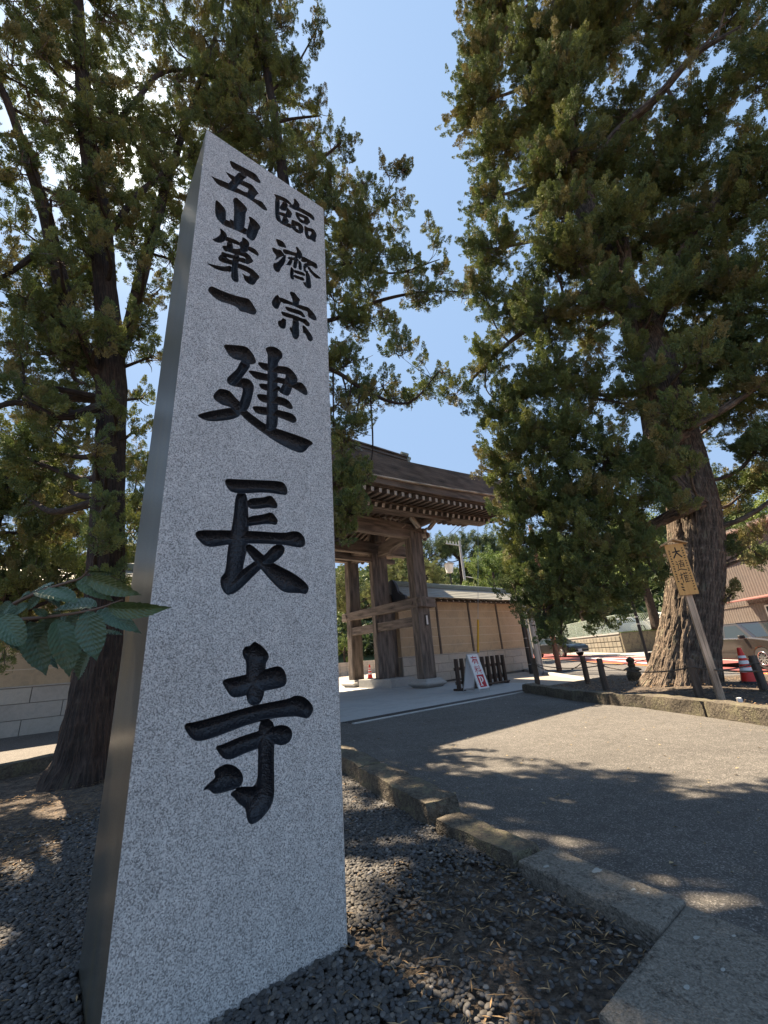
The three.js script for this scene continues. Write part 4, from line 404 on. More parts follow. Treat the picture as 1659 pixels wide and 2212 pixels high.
  // thick roof, a curved section with heavy layered eaves
  part(g, 'roof', metric(sweepX((x) => { const l = lift(x), p = []; const top = (t) => { const z = lerp(-8.28, -12.75, t); return [Z(z), 6.56 + l * (1 - t * .7) + 2.55 * (t * .72 + t * t * .28)]; }; p.push([Z(-8.34), 5.95 + l]); for (let i = 0; i <= 10; i++) p.push(top(i / 10)); for (let i = 9; i >= 0; i--) { const [z, y] = top(i / 10); p.push([-z, y]); } p.push([-Z(-8.34), 5.95 + l]); for (let i = 1; i <= 4; i++) p.push([-Z(lerp(-8.34, -12.75, i / 5)), 5.95 + l * (1 - i * .1) + i * .42]); for (let i = 5; i >= 1; i--) p.push([Z(lerp(-8.34, -12.75, i / 5)), 5.95 + l * (1 - i * .1) + i * .42]); return p; }, xs), 0), mRoof, [-7.85, 0, 0]);
  const rd = part(g, 'ridge', join([box(7.9, .5, .52, .02, 0), shift(box(8.0, .07, .66, .01, 0), 0, .28, 0), shift(box(8.0, .06, .62, .01, 0), 0, .1, 0), shift(box(7.95, .14, .34, .05, 0), 0, .38, 0)]), mRoof, [0, 9.46, 0]);
  const crest = shapeOf([[0, .13], [.15, -.1], [-.15, -.1]]); for (const cx of [1.2, -1.2]) { const c = new THREE.ShapeGeometry(crest); part(rd, 'crest', join([shift(c, 0, .13, .265), shift(c, -.16, -.1, .265), shift(c, .16, -.1, .265)]), mPatina, [cx, -.02, 0]); }
  for (const s of [-1, 1]) { const o = part(g, 'ridge_end_ornament', join([box(.22, .72, .62, .06), shift(new THREE.SphereGeometry(.24, 12, 8).scale(.6, 1, 1.2), s * .12, -.05, 0), shift(new THREE.CylinderGeometry(.09, .1, .55, 12).rotateZ(Math.PI / 2), s * .08, .42, 0), shift(new THREE.CylinderGeometry(.075, .08, .4, 10).rotateZ(Math.PI / 2), -s * .1, .5, .16), shift(new THREE.SphereGeometry(.12, 10, 8), s * .2, -.3, .16), shift(new THREE.SphereGeometry(.12, 10, 8), s * .2, -.3, -.16)]), mPatina, [s * 4.02, 9.45, 0]); }
  // bargeboards at the gable ends
  for (const s of [-1, 1]) for (const f of [-1, 1]) part(g, 'bargeboard', metric(tube([[0, 0, 0, .12], [0, 1.1, 2.2 * 1, .12], [0, 2.7, 4.2, .12]].map(([x, y, z, r]) => [x, 5.95 + .38 + y, f * (4.3 - z), r]), 4, 8).scale(1, 1, 1), 2), mDark, [s * 5.15, 0, 0]);
  const pl = part(g, 'name_board', box(.13, .36, .02, .004), mBlack, [X(10.06), 2.13, Z(-10.485)]); part(pl, 'white_paper', box(.075, .3, .006), mWhite, [.015, .0, .012]);
  B('side_door', mDark, 10.5, 10.72, .3, 3.4, -13.05, -12.95, .01, 1);
}

// ------------------------------------------------------------------ plastered walls with tiled roofs
function templeWall(x0, x1, label) {
  const cx = (x0 + x1) / 2, w = thing('plaster_wall', label, 'wall', [cx, 0, -13.1]), L = x1 - x0, r = rng(Math.round(x0 * 10) + 99);
  part(w, 'plaster_core', box(L - .02, 2.3, .62, .005, 1), mPlaster, [0, 2.12, 0]);
  part(w, 'joint_core', box(L - .06, 1.14, .66), M([.2, .185, .165], .95), [0, .41, 0]);
  for (const zf of [1, -1]) for (let c = 0; c < 3; c++) { let x = -L / 2 - (c % 2) * .62; while (x < L / 2 - .05) { const a = Math.max(x, -L / 2), b = Math.min(x + 1.22 + r() * .1, L / 2); if (b - a > .1) part(w, 'stone_block', box(+(b - a - .014).toFixed(2), .32, .06, .006), blockMaps[Math.floor(r() * 3)], [(a + b) / 2, .145 + c * .331 - .005, zf * .33]); x = b; } }
  part(w, 'coping', box(L, .03, .76, .006), blockMaps[0], [0, .985, 0]);
  for (let x = Math.ceil((x0 + .3 - 12.91) / 2.06) * 2.06 + 12.91; x < x1; x += 2.06) for (const zf of [1, -1]) part(w, 'timber_post', box(.1, 2.2, .05, .006, 1), mDark, [x - cx, 2.1, zf * .322]);
  for (const y of [1.35, 1.7, 2.07, 2.45, 2.77]) part(w, 'white_line', box(L - .03, .016, .626), M([.60, .5, .37], .8), [0, y, 0]);
  part(w, 'eave_beam', box(L, .13, .16, .01, 0), mDark, [0, 3.2, .33]); part(w, 'eave_beam', box(L, .13, .16, .01, 0), mDark, [0, 3.2, -.33]);
  const rg = box(.06, .07, .62, .006, 2), tg = box(.05, .055, .01);
  for (let x = -L / 2 + .15; x < L / 2; x += .37) { const q = part(w, 'rafter', rg, mDark, [x, 3.2, .52], [.28, 0, 0]); part(q, 'rafter_end', tg, mPale, [0, 0, .311]); }
  for (const f of [1, -1]) for (let k = 0; k < 6; k++) part(w, 'roof_course', box(L + .1, .035, .2, .006), mCopperRoof, [0, 3.27 + k * .095 + .012, f * (.82 - k * .132)], [f * .62 - f * .08, 0, 0]);
  part(w, 'roof_board', box(L + .05, .05, 1.0, 0, 0), mDark, [0, 3.22, 0]);
  part(w, 'ridge_cap', box(L + .12, .17, .3, .05), mPatina, [0, 3.9, 0]); part(w, 'ridge_cap', box(L + .12, .05, .42, .01), mPatina, [0, 3.8, 0]);
  return w;
}
const wallR = templeWall(10.75, 19.0, 'ochre plaster temple wall with pale stone base, beside the parking sign');
templeWall(-13, 4.9, 'ochre plaster temple wall with pale stone base, behind the big left tree');
{ // tile ornament and dark gable end of the right wall against the gate
  const s = new THREE.Shape(); s.moveTo(0, 0); s.lineTo(.95, 0); s.quadraticCurveTo(1.0, .12, .85, .16); s.quadraticCurveTo(.6, .18, .5, .4); s.quadraticCurveTo(.4, .75, .22, .85); s.quadraticCurveTo(.08, .88, 0, .75); const e = new THREE.ExtrudeGeometry(s, { depth: .1, bevelEnabled: true, bevelSize: .02, bevelThickness: .02, bevelSegments: 2 }); e.rotateY(-Math.PI / 2);
  part(wallR, 'gable_end_tile', e, M([.05, .05, .055], .5), [-4.15, 3.12, 0]);
}

// ------------------------------------------------------------------ trees
// one spray of juniper: many small pointed scale sprigs round an axis of length 1
function spray(n, seed, len = .26, wid = .055, spread = .3) {
  const r = rng(seed), P = [], I = [], U = [];
  for (let i = 0; i < n; i++) {
    const h = Math.pow(r(), .8), a = r() * 6.283, rr = spread * (1 - h * .75) * Math.sqrt(r()), o = V(Math.cos(a) * rr, h * .85, Math.sin(a) * rr), d = V(Math.cos(a) * (.9 - .4 * h) + (r() - .5) * .7, .75 + .5 * h + (r() - .5) * .5, Math.sin(a) * (.9 - .4 * h) + (r() - .5) * .7).normalize(), L = len * (.55 + r() * .7) * (1 - h * .3), s = V(r() - .5, r() - .5, r() - .5).cross(d).normalize().multiplyScalar(wid * (.7 + r() * .6)), k = P.length / 3, up = s.clone().cross(d).normalize().multiplyScalar(wid * .35);
    const q = [o, o.clone().addScaledVector(d, L * .45).add(s).add(up), o.clone().addScaledVector(d, L), o.clone().addScaledVector(d, L * .45).sub(s).add(up)]; for (const v of q) P.push(v.x, v.y, v.z); U.push(0, 0, 1, 0, 1, 1, 0, 1); I.push(k, k + 1, k + 2, k, k + 2, k + 3);
  }
  const g = geom(P, I, U); return g;
}
const SPRAYS = [spray(150, 1, .2, .032), spray(150, 2, .24, .03, .36), spray(130, 3, .19, .035, .24)];
function crownTree(o) {
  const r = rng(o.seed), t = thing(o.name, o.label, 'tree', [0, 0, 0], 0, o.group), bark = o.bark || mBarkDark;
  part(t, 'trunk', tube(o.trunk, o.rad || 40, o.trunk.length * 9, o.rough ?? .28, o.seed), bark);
  const skel = []; const add = (pts) => { for (let i = 0; i < pts.length - 1; i++) for (let k = 0; k < 4; k++) skel.push([0, 1, 2, 3].map((q) => lerp(pts[i][q], pts[i + 1][q], k / 4))); };
  add(o.trunk.slice(o.from ?? 2)); for (const L of o.limbs || []) { add(L); part(t, 'limb', tube(L, 14, L.length * 5, .3, o.seed + skel.length), bark); }
  const tw = [], inst = [[], [], []], S = o.size || .21;
  for (const [x, y, z, R, dens = 1] of o.blobs) {
    let best = null, bd = 1e9; for (const p of skel) { const dh = Math.hypot(p[0] - x, p[2] - z), dy = y - p[1], d = dh + Math.abs(dy - dh * .35) * .9; if (d < bd) { bd = d; best = p; } }
    const c = V(x, y, z), a = V(best[0], best[1], best[2]), dist = a.distanceTo(c), br = Math.min(best[3] * .5, .02 + .018 * dist);
    const midp = a.clone().lerp(c, .5).add(V((r() - .5) * .25 * dist, -.1 * dist + (r() - .5) * .15 * dist, (r() - .5) * .25 * dist));
    if (dist > .3) part(t, 'branch', tube([[a.x, a.y, a.z, br], [midp.x, midp.y, midp.z, br * .75], [c.x, c.y, c.z, br * .45]], 8, 10, .25, r() * 99), bark);
    const nt = Math.max(5, Math.round((o.twigs || 17) * R * R * 3.2 + 5));
    for (let i = 0; i < nt; i++) {
      const u = r() * 2 - 1, ph = r() * 6.283, q = Math.sqrt(1 - u * u), rr = R * (.55 + .55 * r()), e = c.clone().add(V(q * Math.cos(ph) * rr, u * rr * 1.05 + R * .08, q * Math.sin(ph) * rr)), s0 = r() < .5 ? c.clone().lerp(midp, r() * .4) : c.clone().add(V(r() - .5, r() - .5, r() - .5).multiplyScalar(R * .5)), L = s0.distanceTo(e), m2 = s0.clone().lerp(e, .55).add(V((r() - .5) * .2 * L, -.12 * L * r(), (r() - .5) * .2 * L));
      tw.push(tube([[s0.x, s0.y, s0.z, .009], [m2.x, m2.y, m2.z, .007], [e.x, e.y, e.z, .003]], 3, 4, 0, 1, false));
      const bare = r() < (o.bare || 0); if (bare) continue;
      const leaf = o.leaves[Math.floor(r() * o.leaves.length)], k = Math.max(2, Math.round(L / (S * .36) * (o.dens || 1) * dens)), dir = e.clone().sub(s0).normalize();
      for (let j = 0; j < k; j++) {
        const f = .3 + .75 * (j + r()) / k, p = f < .55 ? s0.clone().lerp(m2, f / .55) : m2.clone().lerp(e, (f - .55) / .45); p.add(V(r() - .5, r() - .5, r() - .5).multiplyScalar(S * .9));
        const d = dir.clone().multiplyScalar(.55).add(V((r() - .5) * 1.1, .45 + r() * .35, (r() - .5) * 1.1)).normalize(), w = .85 + .3 * r(), col = [leaf[0] * w, leaf[1] * w, leaf[2] * w];
        inst[Math.floor(r() * 3)].push({ p, d, a: r() * 6.28, s: S * (.5 + .5 * r() + .6 * r() * r()), c: col });
      }
    }
  }
  stuff(part(t, 'twigs', mergeGeometries(tw), mTwig));
  inst.forEach((l, i) => l.length && scatter(t, 'foliage', (o.sprays || SPRAYS)[i], mLeaf, l));
  return t;
}
const mix = (a, b, t) => [lerp(a[0], b[0], t), lerp(a[1], b[1], t), lerp(a[2], b[2], t)];
const JUNIPER = [[.095, .14, .042], [.13, .175, .046], [.165, .205, .054], [.2, .225, .06], [.22, .2, .07], [.115, .16, .046]];   // leaf colours of the one species, drawn at random for each twig
crownTree({ name: 'juniper_tree', label: 'huge old juniper with a thick ridged leaning trunk, rising beside the orange cone', seed: 7, trunk: RT_TRUNK, limbs: RT_LIMBS, blobs: RT_BLOBS, bark: mBark, rad: 150, rough: .2, from: 3, size: .27, dens: 1.15, twigs: 16, bare: .08, leaves: JUNIPER });
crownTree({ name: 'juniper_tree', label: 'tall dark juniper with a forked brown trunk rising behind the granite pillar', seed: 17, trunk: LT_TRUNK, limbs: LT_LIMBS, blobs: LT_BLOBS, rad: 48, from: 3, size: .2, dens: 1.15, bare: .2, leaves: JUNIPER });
crownTree({ name: 'juniper_tree', label: 'slender juniper with drooping sprays, between the granite pillar and the timber gate', seed: 27, trunk: BT_TRUNK, limbs: BT_LIMBS, blobs: BT_BLOBS, rad: 30, from: 3, size: .175, dens: 1.35, bare: .12, leaves: JUNIPER });
crownTree({ name: 'juniper_tree', label: 'bushy juniper low down at the left, in front of the plaster wall', seed: 37, trunk: [[-1.2, -.1, -9.3, .2], [-1.2, .8, -9.3, .16], [-1.1, 2, -9.3, .13], [-1.1, 3.5, -9.3, .1], [-1, 5.2, -9.3, .05]], blobs: BG_BLOBS[0], from: 0, size: .24, dens: .8, leaves: JUNIPER });
crownTree({ name: 'juniper_tree', label: 'sunlit bushy juniper behind the left plaster wall', seed: 47, trunk: [[1.4, -.1, -17, .25], [1.4, 1, -17, .2], [1.4, 4, -17, .14], [1.4, 7.2, -17, .06]], blobs: BG_BLOBS[1], from: 0, size: .34, dens: .7, leaves: JUNIPER });
// broadleaf sprays and pines behind the walls
function leafSpray(n, seed, L = .3, W = .14, needle) { const r = rng(seed), P = [], I = [], U = []; for (let i = 0; i < n; i++) { const u = r() * 2 - 1, ph = r() * 6.283, q = Math.sqrt(1 - u * u), d = V(q * Math.cos(ph), needle ? Math.abs(u) * .8 + .2 : u, q * Math.sin(ph)).normalize(), o = needle ? V((r() - .5) * .3, 0, (r() - .5) * .3) : d.clone().multiplyScalar(.2 + .5 * r()), e = needle ? d : V(d.x + r() - .5, d.y * .5 - .2 + r() * .4, d.z + r() - .5).normalize(), s = V(r() - .5, r() - .5, r() - .5).cross(e).normalize().multiplyScalar(W * (.7 + .6 * r())), k = P.length / 3; for (const v of [o, o.clone().addScaledVector(e, L * .5).add(s), o.clone().addScaledVector(e, L), o.clone().addScaledVector(e, L * .5).sub(s)]) P.push(v.x, v.y, v.z); U.push(0, 0, 1, 0, 1, 1, 0, 1); I.push(k, k + 1, k + 2, k, k + 2, k + 3); } return geom(P, I, U); }
const LEAFY = [leafSpray(44, 71), leafSpray(44, 72), leafSpray(36, 73)], PINE = [leafSpray(60, 81, .75, .03, true), leafSpray(60, 82, .7, .03, true), leafSpray(50, 83, .8, .035, true)];
function crownBlobs(x, y, z, R, n, seed, flat = 1) { const r = rng(seed), o = []; for (let i = 0; i < n; i++) { const u = r() * 2 - 1, ph = r() * 6.283, q = Math.sqrt(1 - u * u), k = .45 + .5 * r(); o.push([x + q * Math.cos(ph) * R * k, y + u * R * k * flat, z + q * Math.sin(ph) * R * k, R * (.28 + .2 * r())]); } return o; }
const green = (a, b) => [a, mix(a, b, .35), mix(a, b, .7), b];
function bgTree(name, label, x, z, h, R, seed, col, opt = {}) {
  const y0 = gy(x, z) - .1 + (opt.y || 0), cy = y0 + h - R * (opt.flat || 1) * .8;
  return crownTree({ name, label, seed, group: opt.group, trunk: [[x, y0, z, R * .11], [x + .1, y0 + h * .25, z, R * .09], [x - .1, y0 + h * .5, z, R * .07], [x, y0 + h * .85, z, R * .03]], rad: 10, rough: .2, from: 0, blobs: crownBlobs(x, cy, z, R, opt.n || 13, seed, opt.flat || 1), size: (opt.size || .2) * R * .5, dens: opt.dens || .5, twigs: (opt.twigs || 9) / (R * R * .35), leaves: col, sprays: opt.sprays || LEAFY, bark: mBarkDark });
}
const gD = green([.05, .085, .03], [.10, .15, .045]), gL = green([.10, .17, .035], [.2, .27, .05]), gO = green([.08, .11, .05], [.17, .19, .09]);
bgTree('pine_tree', 'layered garden pine with pale green needles, above the wall beside the street lamp', 17.6, -19, 7.4, 2.5, 101, green([.11, .15, .05], [.24, .27, .10]), { sprays: PINE, flat: .75, n: 16, size: .2, dens: .6 });
bgTree('pine_tree', 'garden pine with pale green needles, seen between the gate posts', 13.6, -20.5, 5.6, 1.8, 102, green([.12, .16, .05], [.26, .29, .10]), { sprays: PINE, flat: .7 });
bgTree('broadleaf_tree', 'bright leafy tree beyond the wall, behind the far utility pole', 25, -18.5, 7.6, 2.6, 103, gL);
bgTree('broadleaf_tree', 'bright leafy tree beyond the wall, near the steel utility pole', 29, -19.5, 8.4, 3, 104, gL);
bgTree('broadleaf_tree', 'small fresh green tree behind the gate post and planter wall', 16.0, -30, 4.6, 1.8, 105, gL);
bgTree('broadleaf_tree', 'round green shrub tree at the far side of the parking yard', 21.0, -38, 5.2, 2.2, 106, gL);
bgTree('broadleaf_tree', 'bright yellow green tree between the retaining wall and the juniper trunk', 35.5, -12.5, 8.6, 3.2, 107, gL, { y: 1.6 });
bgTree('broadleaf_tree', 'green tree behind the corrugated house roof', 35.5, -2.5, 11.5, 3.6, 108, gL);
bgTree('broadleaf_tree', 'leafy tree over the parked cars behind the chain link fence', 40, -20, 10, 3.6, 109, gL, { y: 1.5 });
bgTree('broadleaf_tree', 'deep green tree left of the far house, beyond the road', 38, -8, 10.5, 3.8, 110, gD, { y: 1.5 });
// wooded hill behind everything
{
  const hillY = (x, z) => { const a = Math.atan2(x, -z), d = Math.hypot(x, z); return sstep(44, 85, d) * (10 + 7 * n3(a * 7 + 3, 1.5, .2) + 2.5 * n3(a * 21, .4, 2)) * (a > -.2 ? 1 : .8) - .4; };
  structure('wooded_hill', grid((u, v) => { const a = lerp(-.75, 1.75, u), d = lerp(42, 150, v); return [Math.sin(a) * d, -Math.cos(a) * d]; }, 80, 20, hillY), M([.06, .085, .035], .95));
  const r = rng(5), L = [[], []];
  for (let i = 0; i < 5200; i++) { const a = lerp(-.7, 1.7, r()), d = lerp(52, 98, r()), x = Math.sin(a) * d, z = -Math.cos(a) * d, y = hillY(x, z); if (y < 1) continue; const t = r(), s = 1.1 + r() * 1.6; const cl = n3(x * .22, 3, z * .22); L[i % 2].push({ p: V(x, y + s * .3 + cl * 3.2, z), d: V(r() - .5, 1.2, r() - .5).normalize(), a: r() * 6, s, c: mix([.05, .085, .03], [.16, .2, .07], clamp(cl * 1.5 - .5 + (t - .5) * .35, 0, 1)) }); }
  const dense = [leafSpray(110, 91, .24, .12), leafSpray(110, 92, .24, .12)];
  L.forEach((l) => { const m = scatter(scene, numbered('hillside_wood'), dense[0], mLeaf, l); tag(m, 'mixed green woodland covering the far hill behind the gate', 'woodland', 'woodland on the far hill'); });
  const big = thing('broadleaf_tree', 'dark rounded tree standing above the skyline of the far hill', 'tree', [0, 0, 0]); scene.remove(big);
}
for (const [i, [az, d, R]] of [[.86, 60, 4.2], [.93, 62, 4.6], [.775, 58, 4.4], [.71, 60, 3.6], [.62, 62, 3.6], [.56, 60, 3]].entries()) { const x = Math.sin(az) * d, z = -Math.cos(az) * d; bgTree('hill_tree', 'dark rounded tree on the skyline of the far hill', x, z, [17.5, 17, 18, 16, 11, 9][i], R, 130 + i, gD, { group: 'trees on the hill skyline', n: 18, size: .16 }); }

// ------------------------------------------------------------------ cherry spray that hangs in from the left
{
  const va = (() => { const w = 128, h = 256; return tex(w, h, (k) => { const x = (k % w) / w - .5, y = Math.floor(k / w) / h, ax = Math.abs(x); const ph = (y * 1.0 - ax * .55) * 11, v = Math.abs(ph - Math.round(ph)); const rib = ax < .014 ? 1 : v < .07 ? .6 : 0, m = .9 + .25 * (pb[(k * 3) % (512 * 512)] - .5); return [lerp(.09, .12, rib) * m, lerp(.15, .185, rib) * m, lerp(.08, .095, rib) * m]; }); })();
  const vb = tex(128, 256, (k) => { const x = (k % 128) / 128 - .5, y = Math.floor(k / 128) / 256, ax = Math.abs(x), ph = (y - ax * .55) * 11, v = Math.abs(ph - Math.round(ph)); return ax < .02 ? .1 : clamp(.25 + v * 1.5, 0, 1); }, true);
  const mk = (c, t) => new THREE.MeshPhysicalMaterial({ color: new THREE.Color().setRGB(...c), map: va, bumpMap: vb, bumpScale: .001, roughness: .34, transmission: t, thickness: 0, side: THREE.DoubleSide });
  const mats = [mk([1, 1, 1], .12), mk([1, 1, .6], .3), mk([.85, .92, 1], .1)];
  const tr = thing('cherry_tree', 'cherry branch with large toothed drooping leaves, reaching in front of the granite pillar', 'tree', [0, 0, 0]);
  const e0 = TWIGS[0][0]; part(tr, 'trunk', tube([[e0[0] - .5, -.05, e0[2] + .15, .05], [e0[0] - .45, .6, e0[2] + .1, .04], [e0[0] - .3, 1.1, e0[2] + .02, .03], [e0[0] - .12, 1.2, e0[2], .016], [e0[0], e0[1], e0[2], .007]], 12, 24, .2, 3), mBarkDark);
  for (const t of TWIGS) part(tr, 'twig', tube(t.map((p, i) => [...p, lerp(.006, .0018, i / (t.length - 1))]), 6, 20, .2, 4), M([.13, .085, .06], .85));
  LEAVES.forEach(([ax, ay, az, bx, by, bz, w, roll], i) => {
    const a = V(ax, ay, az), b = V(bx, by, bz), L = a.distanceTo(b), T = b.clone().sub(a).normalize(), toCam = V(0, 1, 0).sub(a).normalize(); let Nn = toCam.clone().add(V(0, .55, 0)); Nn.sub(T.clone().multiplyScalar(Nn.dot(T))).normalize().applyAxisAngle(T, roll); const S = T.clone().cross(Nn), P = [], U = [], I = [], n = 28, r = rng(i + 300), fold = .28 + r() * .25, curl = (r() - .3) * .12;
    for (let k = 0; k <= n; k++) { const t = k / n, prof = Math.pow(Math.sin(Math.PI * Math.pow(t, .78)), .85) * (1 - .42 * sstep(.72, 1, t)), hw = L * w * .5 * prof * (1 + (k % 2 ? .035 : -.03)), m = a.clone().addScaledVector(T, L * t).addScaledVector(Nn, Math.sin(t * Math.PI) * curl * L + .0015 * Math.sin(t * 60)); for (let j = -3; j <= 3; j++) { const f = j / 3, x = hw * f, y = Math.abs(f) * hw * fold + .0016 * Math.sin((t * 11 - Math.abs(f) * 3) * 6.28) * Math.abs(f) * (prof > .2); const p = m.clone().addScaledVector(S, x).addScaledVector(Nn, y); P.push(p.x, p.y, p.z); U.push(.5 + f * .5, t); if (k && j > -3) { const q = P.length / 3 - 1; I.push(q - 8, q - 7, q, q - 8, q, q - 1); } } }
    part(tr, 'leaf', geom(P, I, U), mats[i < 4 ? 1 : i % 3 === 0 ? 2 : 0]);
  });
}

// ------------------------------------------------------------------ pebbles, litter and lichen-free soil round the monument
{
  const ico = new THREE.IcosahedronGeometry(1, 1), r = rng(77), L = [], inKerb = (x, z) => { for (let i = 0; i < 1; i++); const k = z < -2.2 ? lerp(2.02, 2.47, (-2.2 - z) / 2.1) : z < -1.52 ? 1.96 : z < -.9 ? lerp(1.82, 1.91, (-.9 - z) / .62) : 1.3; return x < k; };
  const cover = (x, z) => { let d = 1; const e = ((x - 1.5) / .55) ** 2 + ((z + 1.35) / .55) ** 2; d *= .12 + .88 * sstep(.3, 1.6, e + (fbm(x * 4, 1, z * 4) - .5) * 2.2); if (x < .26) d *= 1 - .95 * sstep(3.3, 4.1, -z + (fbm(x * 2, 5, z * 2) - .5) * 1.4); else d *= 1 - .9 * sstep(3.6, 4.6, -z); return d; };
  const q = new THREE.Quaternion(), eu = new THREE.Euler();
  for (let i = 0; i < 330000 && L.length < 130000; i++) {
    const x = lerp(-1.9, 2.45, r()), z = lerp(-4.7, .1, r()), c = cover(x, z); if (r() > c || !inKerb(x, z) || (x > .255 && x < 1.06 && z < -1.69 && z > -2.3)) continue;
    const rd = Math.hypot(x - .9, z + 1.2), s = .0058 + .0042 * r() + (r() < .08 ? .003 : 0), g = .042 + .075 * r() * r() + (r() < .06 ? .14 * r() : 0), hue = r();
    eu.set((r() - .5) * .7, r() * 6.28, (r() - .5) * .7); L.push({ p: V(x, .003 + r() * .012 * c, z), q: new THREE.Quaternion().setFromEuler(eu), s: [s * 1.35, s * .62, s], c: [g * (.98 + .14 * hue), g, g * (1.05 - .2 * hue)] });
  }
  tag(scatter(scene, 'pebble_bed', ico, mPebble, L), 'dark grey rounded pebbles spread round the foot of the granite pillar', 'pebbles');
  const nd = geom([0, 0, -.5, .018, .02, 0, 0, 0, .5, -.018, .02, 0], [0, 1, 2, 0, 2, 3], [0, 0, 1, 0, 1, 1, 0, 1]), N = [];
  for (let i = 0; i < 16000; i++) { const x = lerp(-2.4, 2.3, r()), z = lerp(-5.8, .2, r()), near = cover(x, z); if (!inKerb(x, z) || r() < near * .86 || (x > .25 && x < 1.06 && z < -1.69 && z > -2.3)) continue; eu.set((r() - .5) * .4, r() * 6.28, (r() - .5) * .3); const g = .6 + r() * .8; N.push({ p: V(x, .012 + r() * .012, z), q: new THREE.Quaternion().setFromEuler(eu), s: [.07 + .1 * r(), .1, .025 + .035 * r()], c: [.27 * g, .18 * g, .09 * g] }); }
  const nm = leafMat(0); tag(scatter(scene, 'needle_litter', nd, nm, N), 'dry brown fallen needles scattered over soil and pebbles', 'needle litter');
  const N2 = []; for (let i = 0; i < 3500; i++) { const x = lerp(6.2, 11.5, r()), z = lerp(-6, .4, r()); if (x < 5.7 + .3 + Math.max(0, (-z - .8) * .62)) continue; eu.set((r() - .5) * .5, r() * 6.28, 0); const g = .5 + r(); N2.push({ p: V(x, .075 + .1 * Math.exp(-((x - 9.7) ** 2 + (z + 3.3) ** 2) / 1.6) + r() * .02, z), q: new THREE.Quaternion().setFromEuler(eu), s: [.35 + .4 * r(), .3, .03 + .04 * r()], c: [.3 * g, .2 * g, .11 * g] }); }
  tag(scatter(scene, 'needle_litter_001', nd, nm, N2), 'dry fallen needles in the soil bed round the huge old juniper', 'needle litter');
  const N3 = []; for (let i = 0; i < 420; i++) { const x = lerp(2.4, 8.5, Math.pow(r(), 1.6)), z = lerp(-6, 1, r()); eu.set((r() - .5) * .5, r() * 6.28, (r() - .5) * .5); const g = .5 + r(); N3.push({ p: V(x, .009, z), q: new THREE.Quaternion().setFromEuler(eu), s: [.35 + .5 * r(), .2, .014 + .02 * r()], c: r() < .12 ? [.55, .52, .46] : [.24 * g, .19 * g, .11 * g] }); }
  tag(scatter(scene, 'fallen_bits', nd, nm, N3), 'small dry leaf bits scattered over the asphalt forecourt', 'leaf litter');
}

// ------------------------------------------------------------------ parking sign
{
  const W = 256, H = 512, cv = document.createElement('canvas'); cv.width = W; cv.height = H; const c = cv.getContext('2d'); c.fillStyle = '#e9edf2'; c.fillRect(0, 0, W, H); c.strokeStyle = c.fillStyle = '#b3122f';
  const S = (w, ...p) => { c.lineWidth = w; c.beginPath(); c.moveTo(p[0], p[1]); for (let i = 2; i < p.length; i += 2) c.lineTo(p[i], p[i + 1]); c.stroke(); };
  S(15, 50, 48, 205, 48); S(15, 118, 22, 100, 70, 52, 118); S(15, 102, 150, 102, 78, 190, 78, 190, 142, 172, 146); S(11, 104, 100, 188, 100); S(11, 104, 120, 188, 120); // 有
  S(13, 90, 172, 90, 296); S(11, 48, 222, 132, 222); S(10, 60, 184, 72, 208); S(10, 124, 182, 110, 208); S(10, 88, 226, 50, 270); S(10, 94, 226, 130, 262); S(13, 184, 168, 184, 298); S(11, 140, 190, 162, 204); S(11, 136, 218, 160, 232); S(12, 136, 262, 214, 246); // 料
  c.fillRect(42, 312, 172, 182); c.fillStyle = '#f1eef0'; c.font = 'bold 190px serif'; c.textAlign = 'center'; c.textBaseline = 'middle'; c.fillText('P', 122, 408); c.fillStyle = '#8e96a6'; for (let i = 0; i < 5; i++) c.fillRect(18, 360 + i * 22, 12, 12);
  const t = new THREE.CanvasTexture(cv); t.colorSpace = THREE.SRGBColorSpace; t.magFilter = THREE.LinearFilter;
  const g = thing('parking_sign', 'white folding A-frame sign with red characters and a red P, by the drain', 'sign', [8.84, .008, -7.64], 0);
  const lean = .29;
  for (const s of [1, -1]) {
    const f = new THREE.Group(); f.name = 'panel_frame'; f.position.set(0, .93, 0); f.rotation.x = -s * lean; g.add(f);
    const b = part(f, 'panel', box(.40, .86, .012, .003), M([.80, .82, .84], .45), [0, -.445, s * .012]);
    if (s > 0) { const pg = new THREE.PlaneGeometry(.39, .85); part(f, 'printed_face', pg, M([1, 1, 1], .45, { map: t }), [0, -.445, .0195]); }
    part(f, 'frame_tube', join([shift(cyl(.011, .011, .97, 8), -.208, -.47, 0), shift(cyl(.011, .011, .97, 8), .208, -.47, 0), shift(cyl(.011, .011, .42, 8).rotateZ(Math.PI / 2), 0, -.89, 0), shift(cyl(.011, .011, .42, 8).rotateZ(Math.PI / 2), 0, 0, 0)]), mMetal);
  }
}
// ------------------------------------------------------------------ low timber fence panels behind the sign
function fencePanel(x, z, turn, n, label) {
  const g = thing('timber_fence_panel', label, 'fence', [x, .008, z], turn), L = (n - 1) * .27, r = rng(n * 7 + Math.round(x * 10));
  for (let i = 0; i < n; i++) part(g, 'stake', cyl(.06, .064, .78 + r() * .05, 10), mFence, [-L / 2 + i * .27, .42, 0], [(r() - .5) * .03, r() * 3, (r() - .5) * .03]);
  for (const y of [.2, .56]) part(g, 'rail', box(L + .1, .08, .05, .01, 0), mFence, [0, y, -.05]);
  for (const s of [-1, 1]) part(g, 'foot', box(.06, .05, .4, .01, 2), mFence, [s * L * .42, .028, -.03]);
  part(g, 'foot_rail', box(L + .05, .05, .05, .01, 0), mFence, [0, .055, .12]);
}
fencePanel(9.42, -8.45, .12, 4, 'dark stake fence panel half hidden behind the white parking sign');
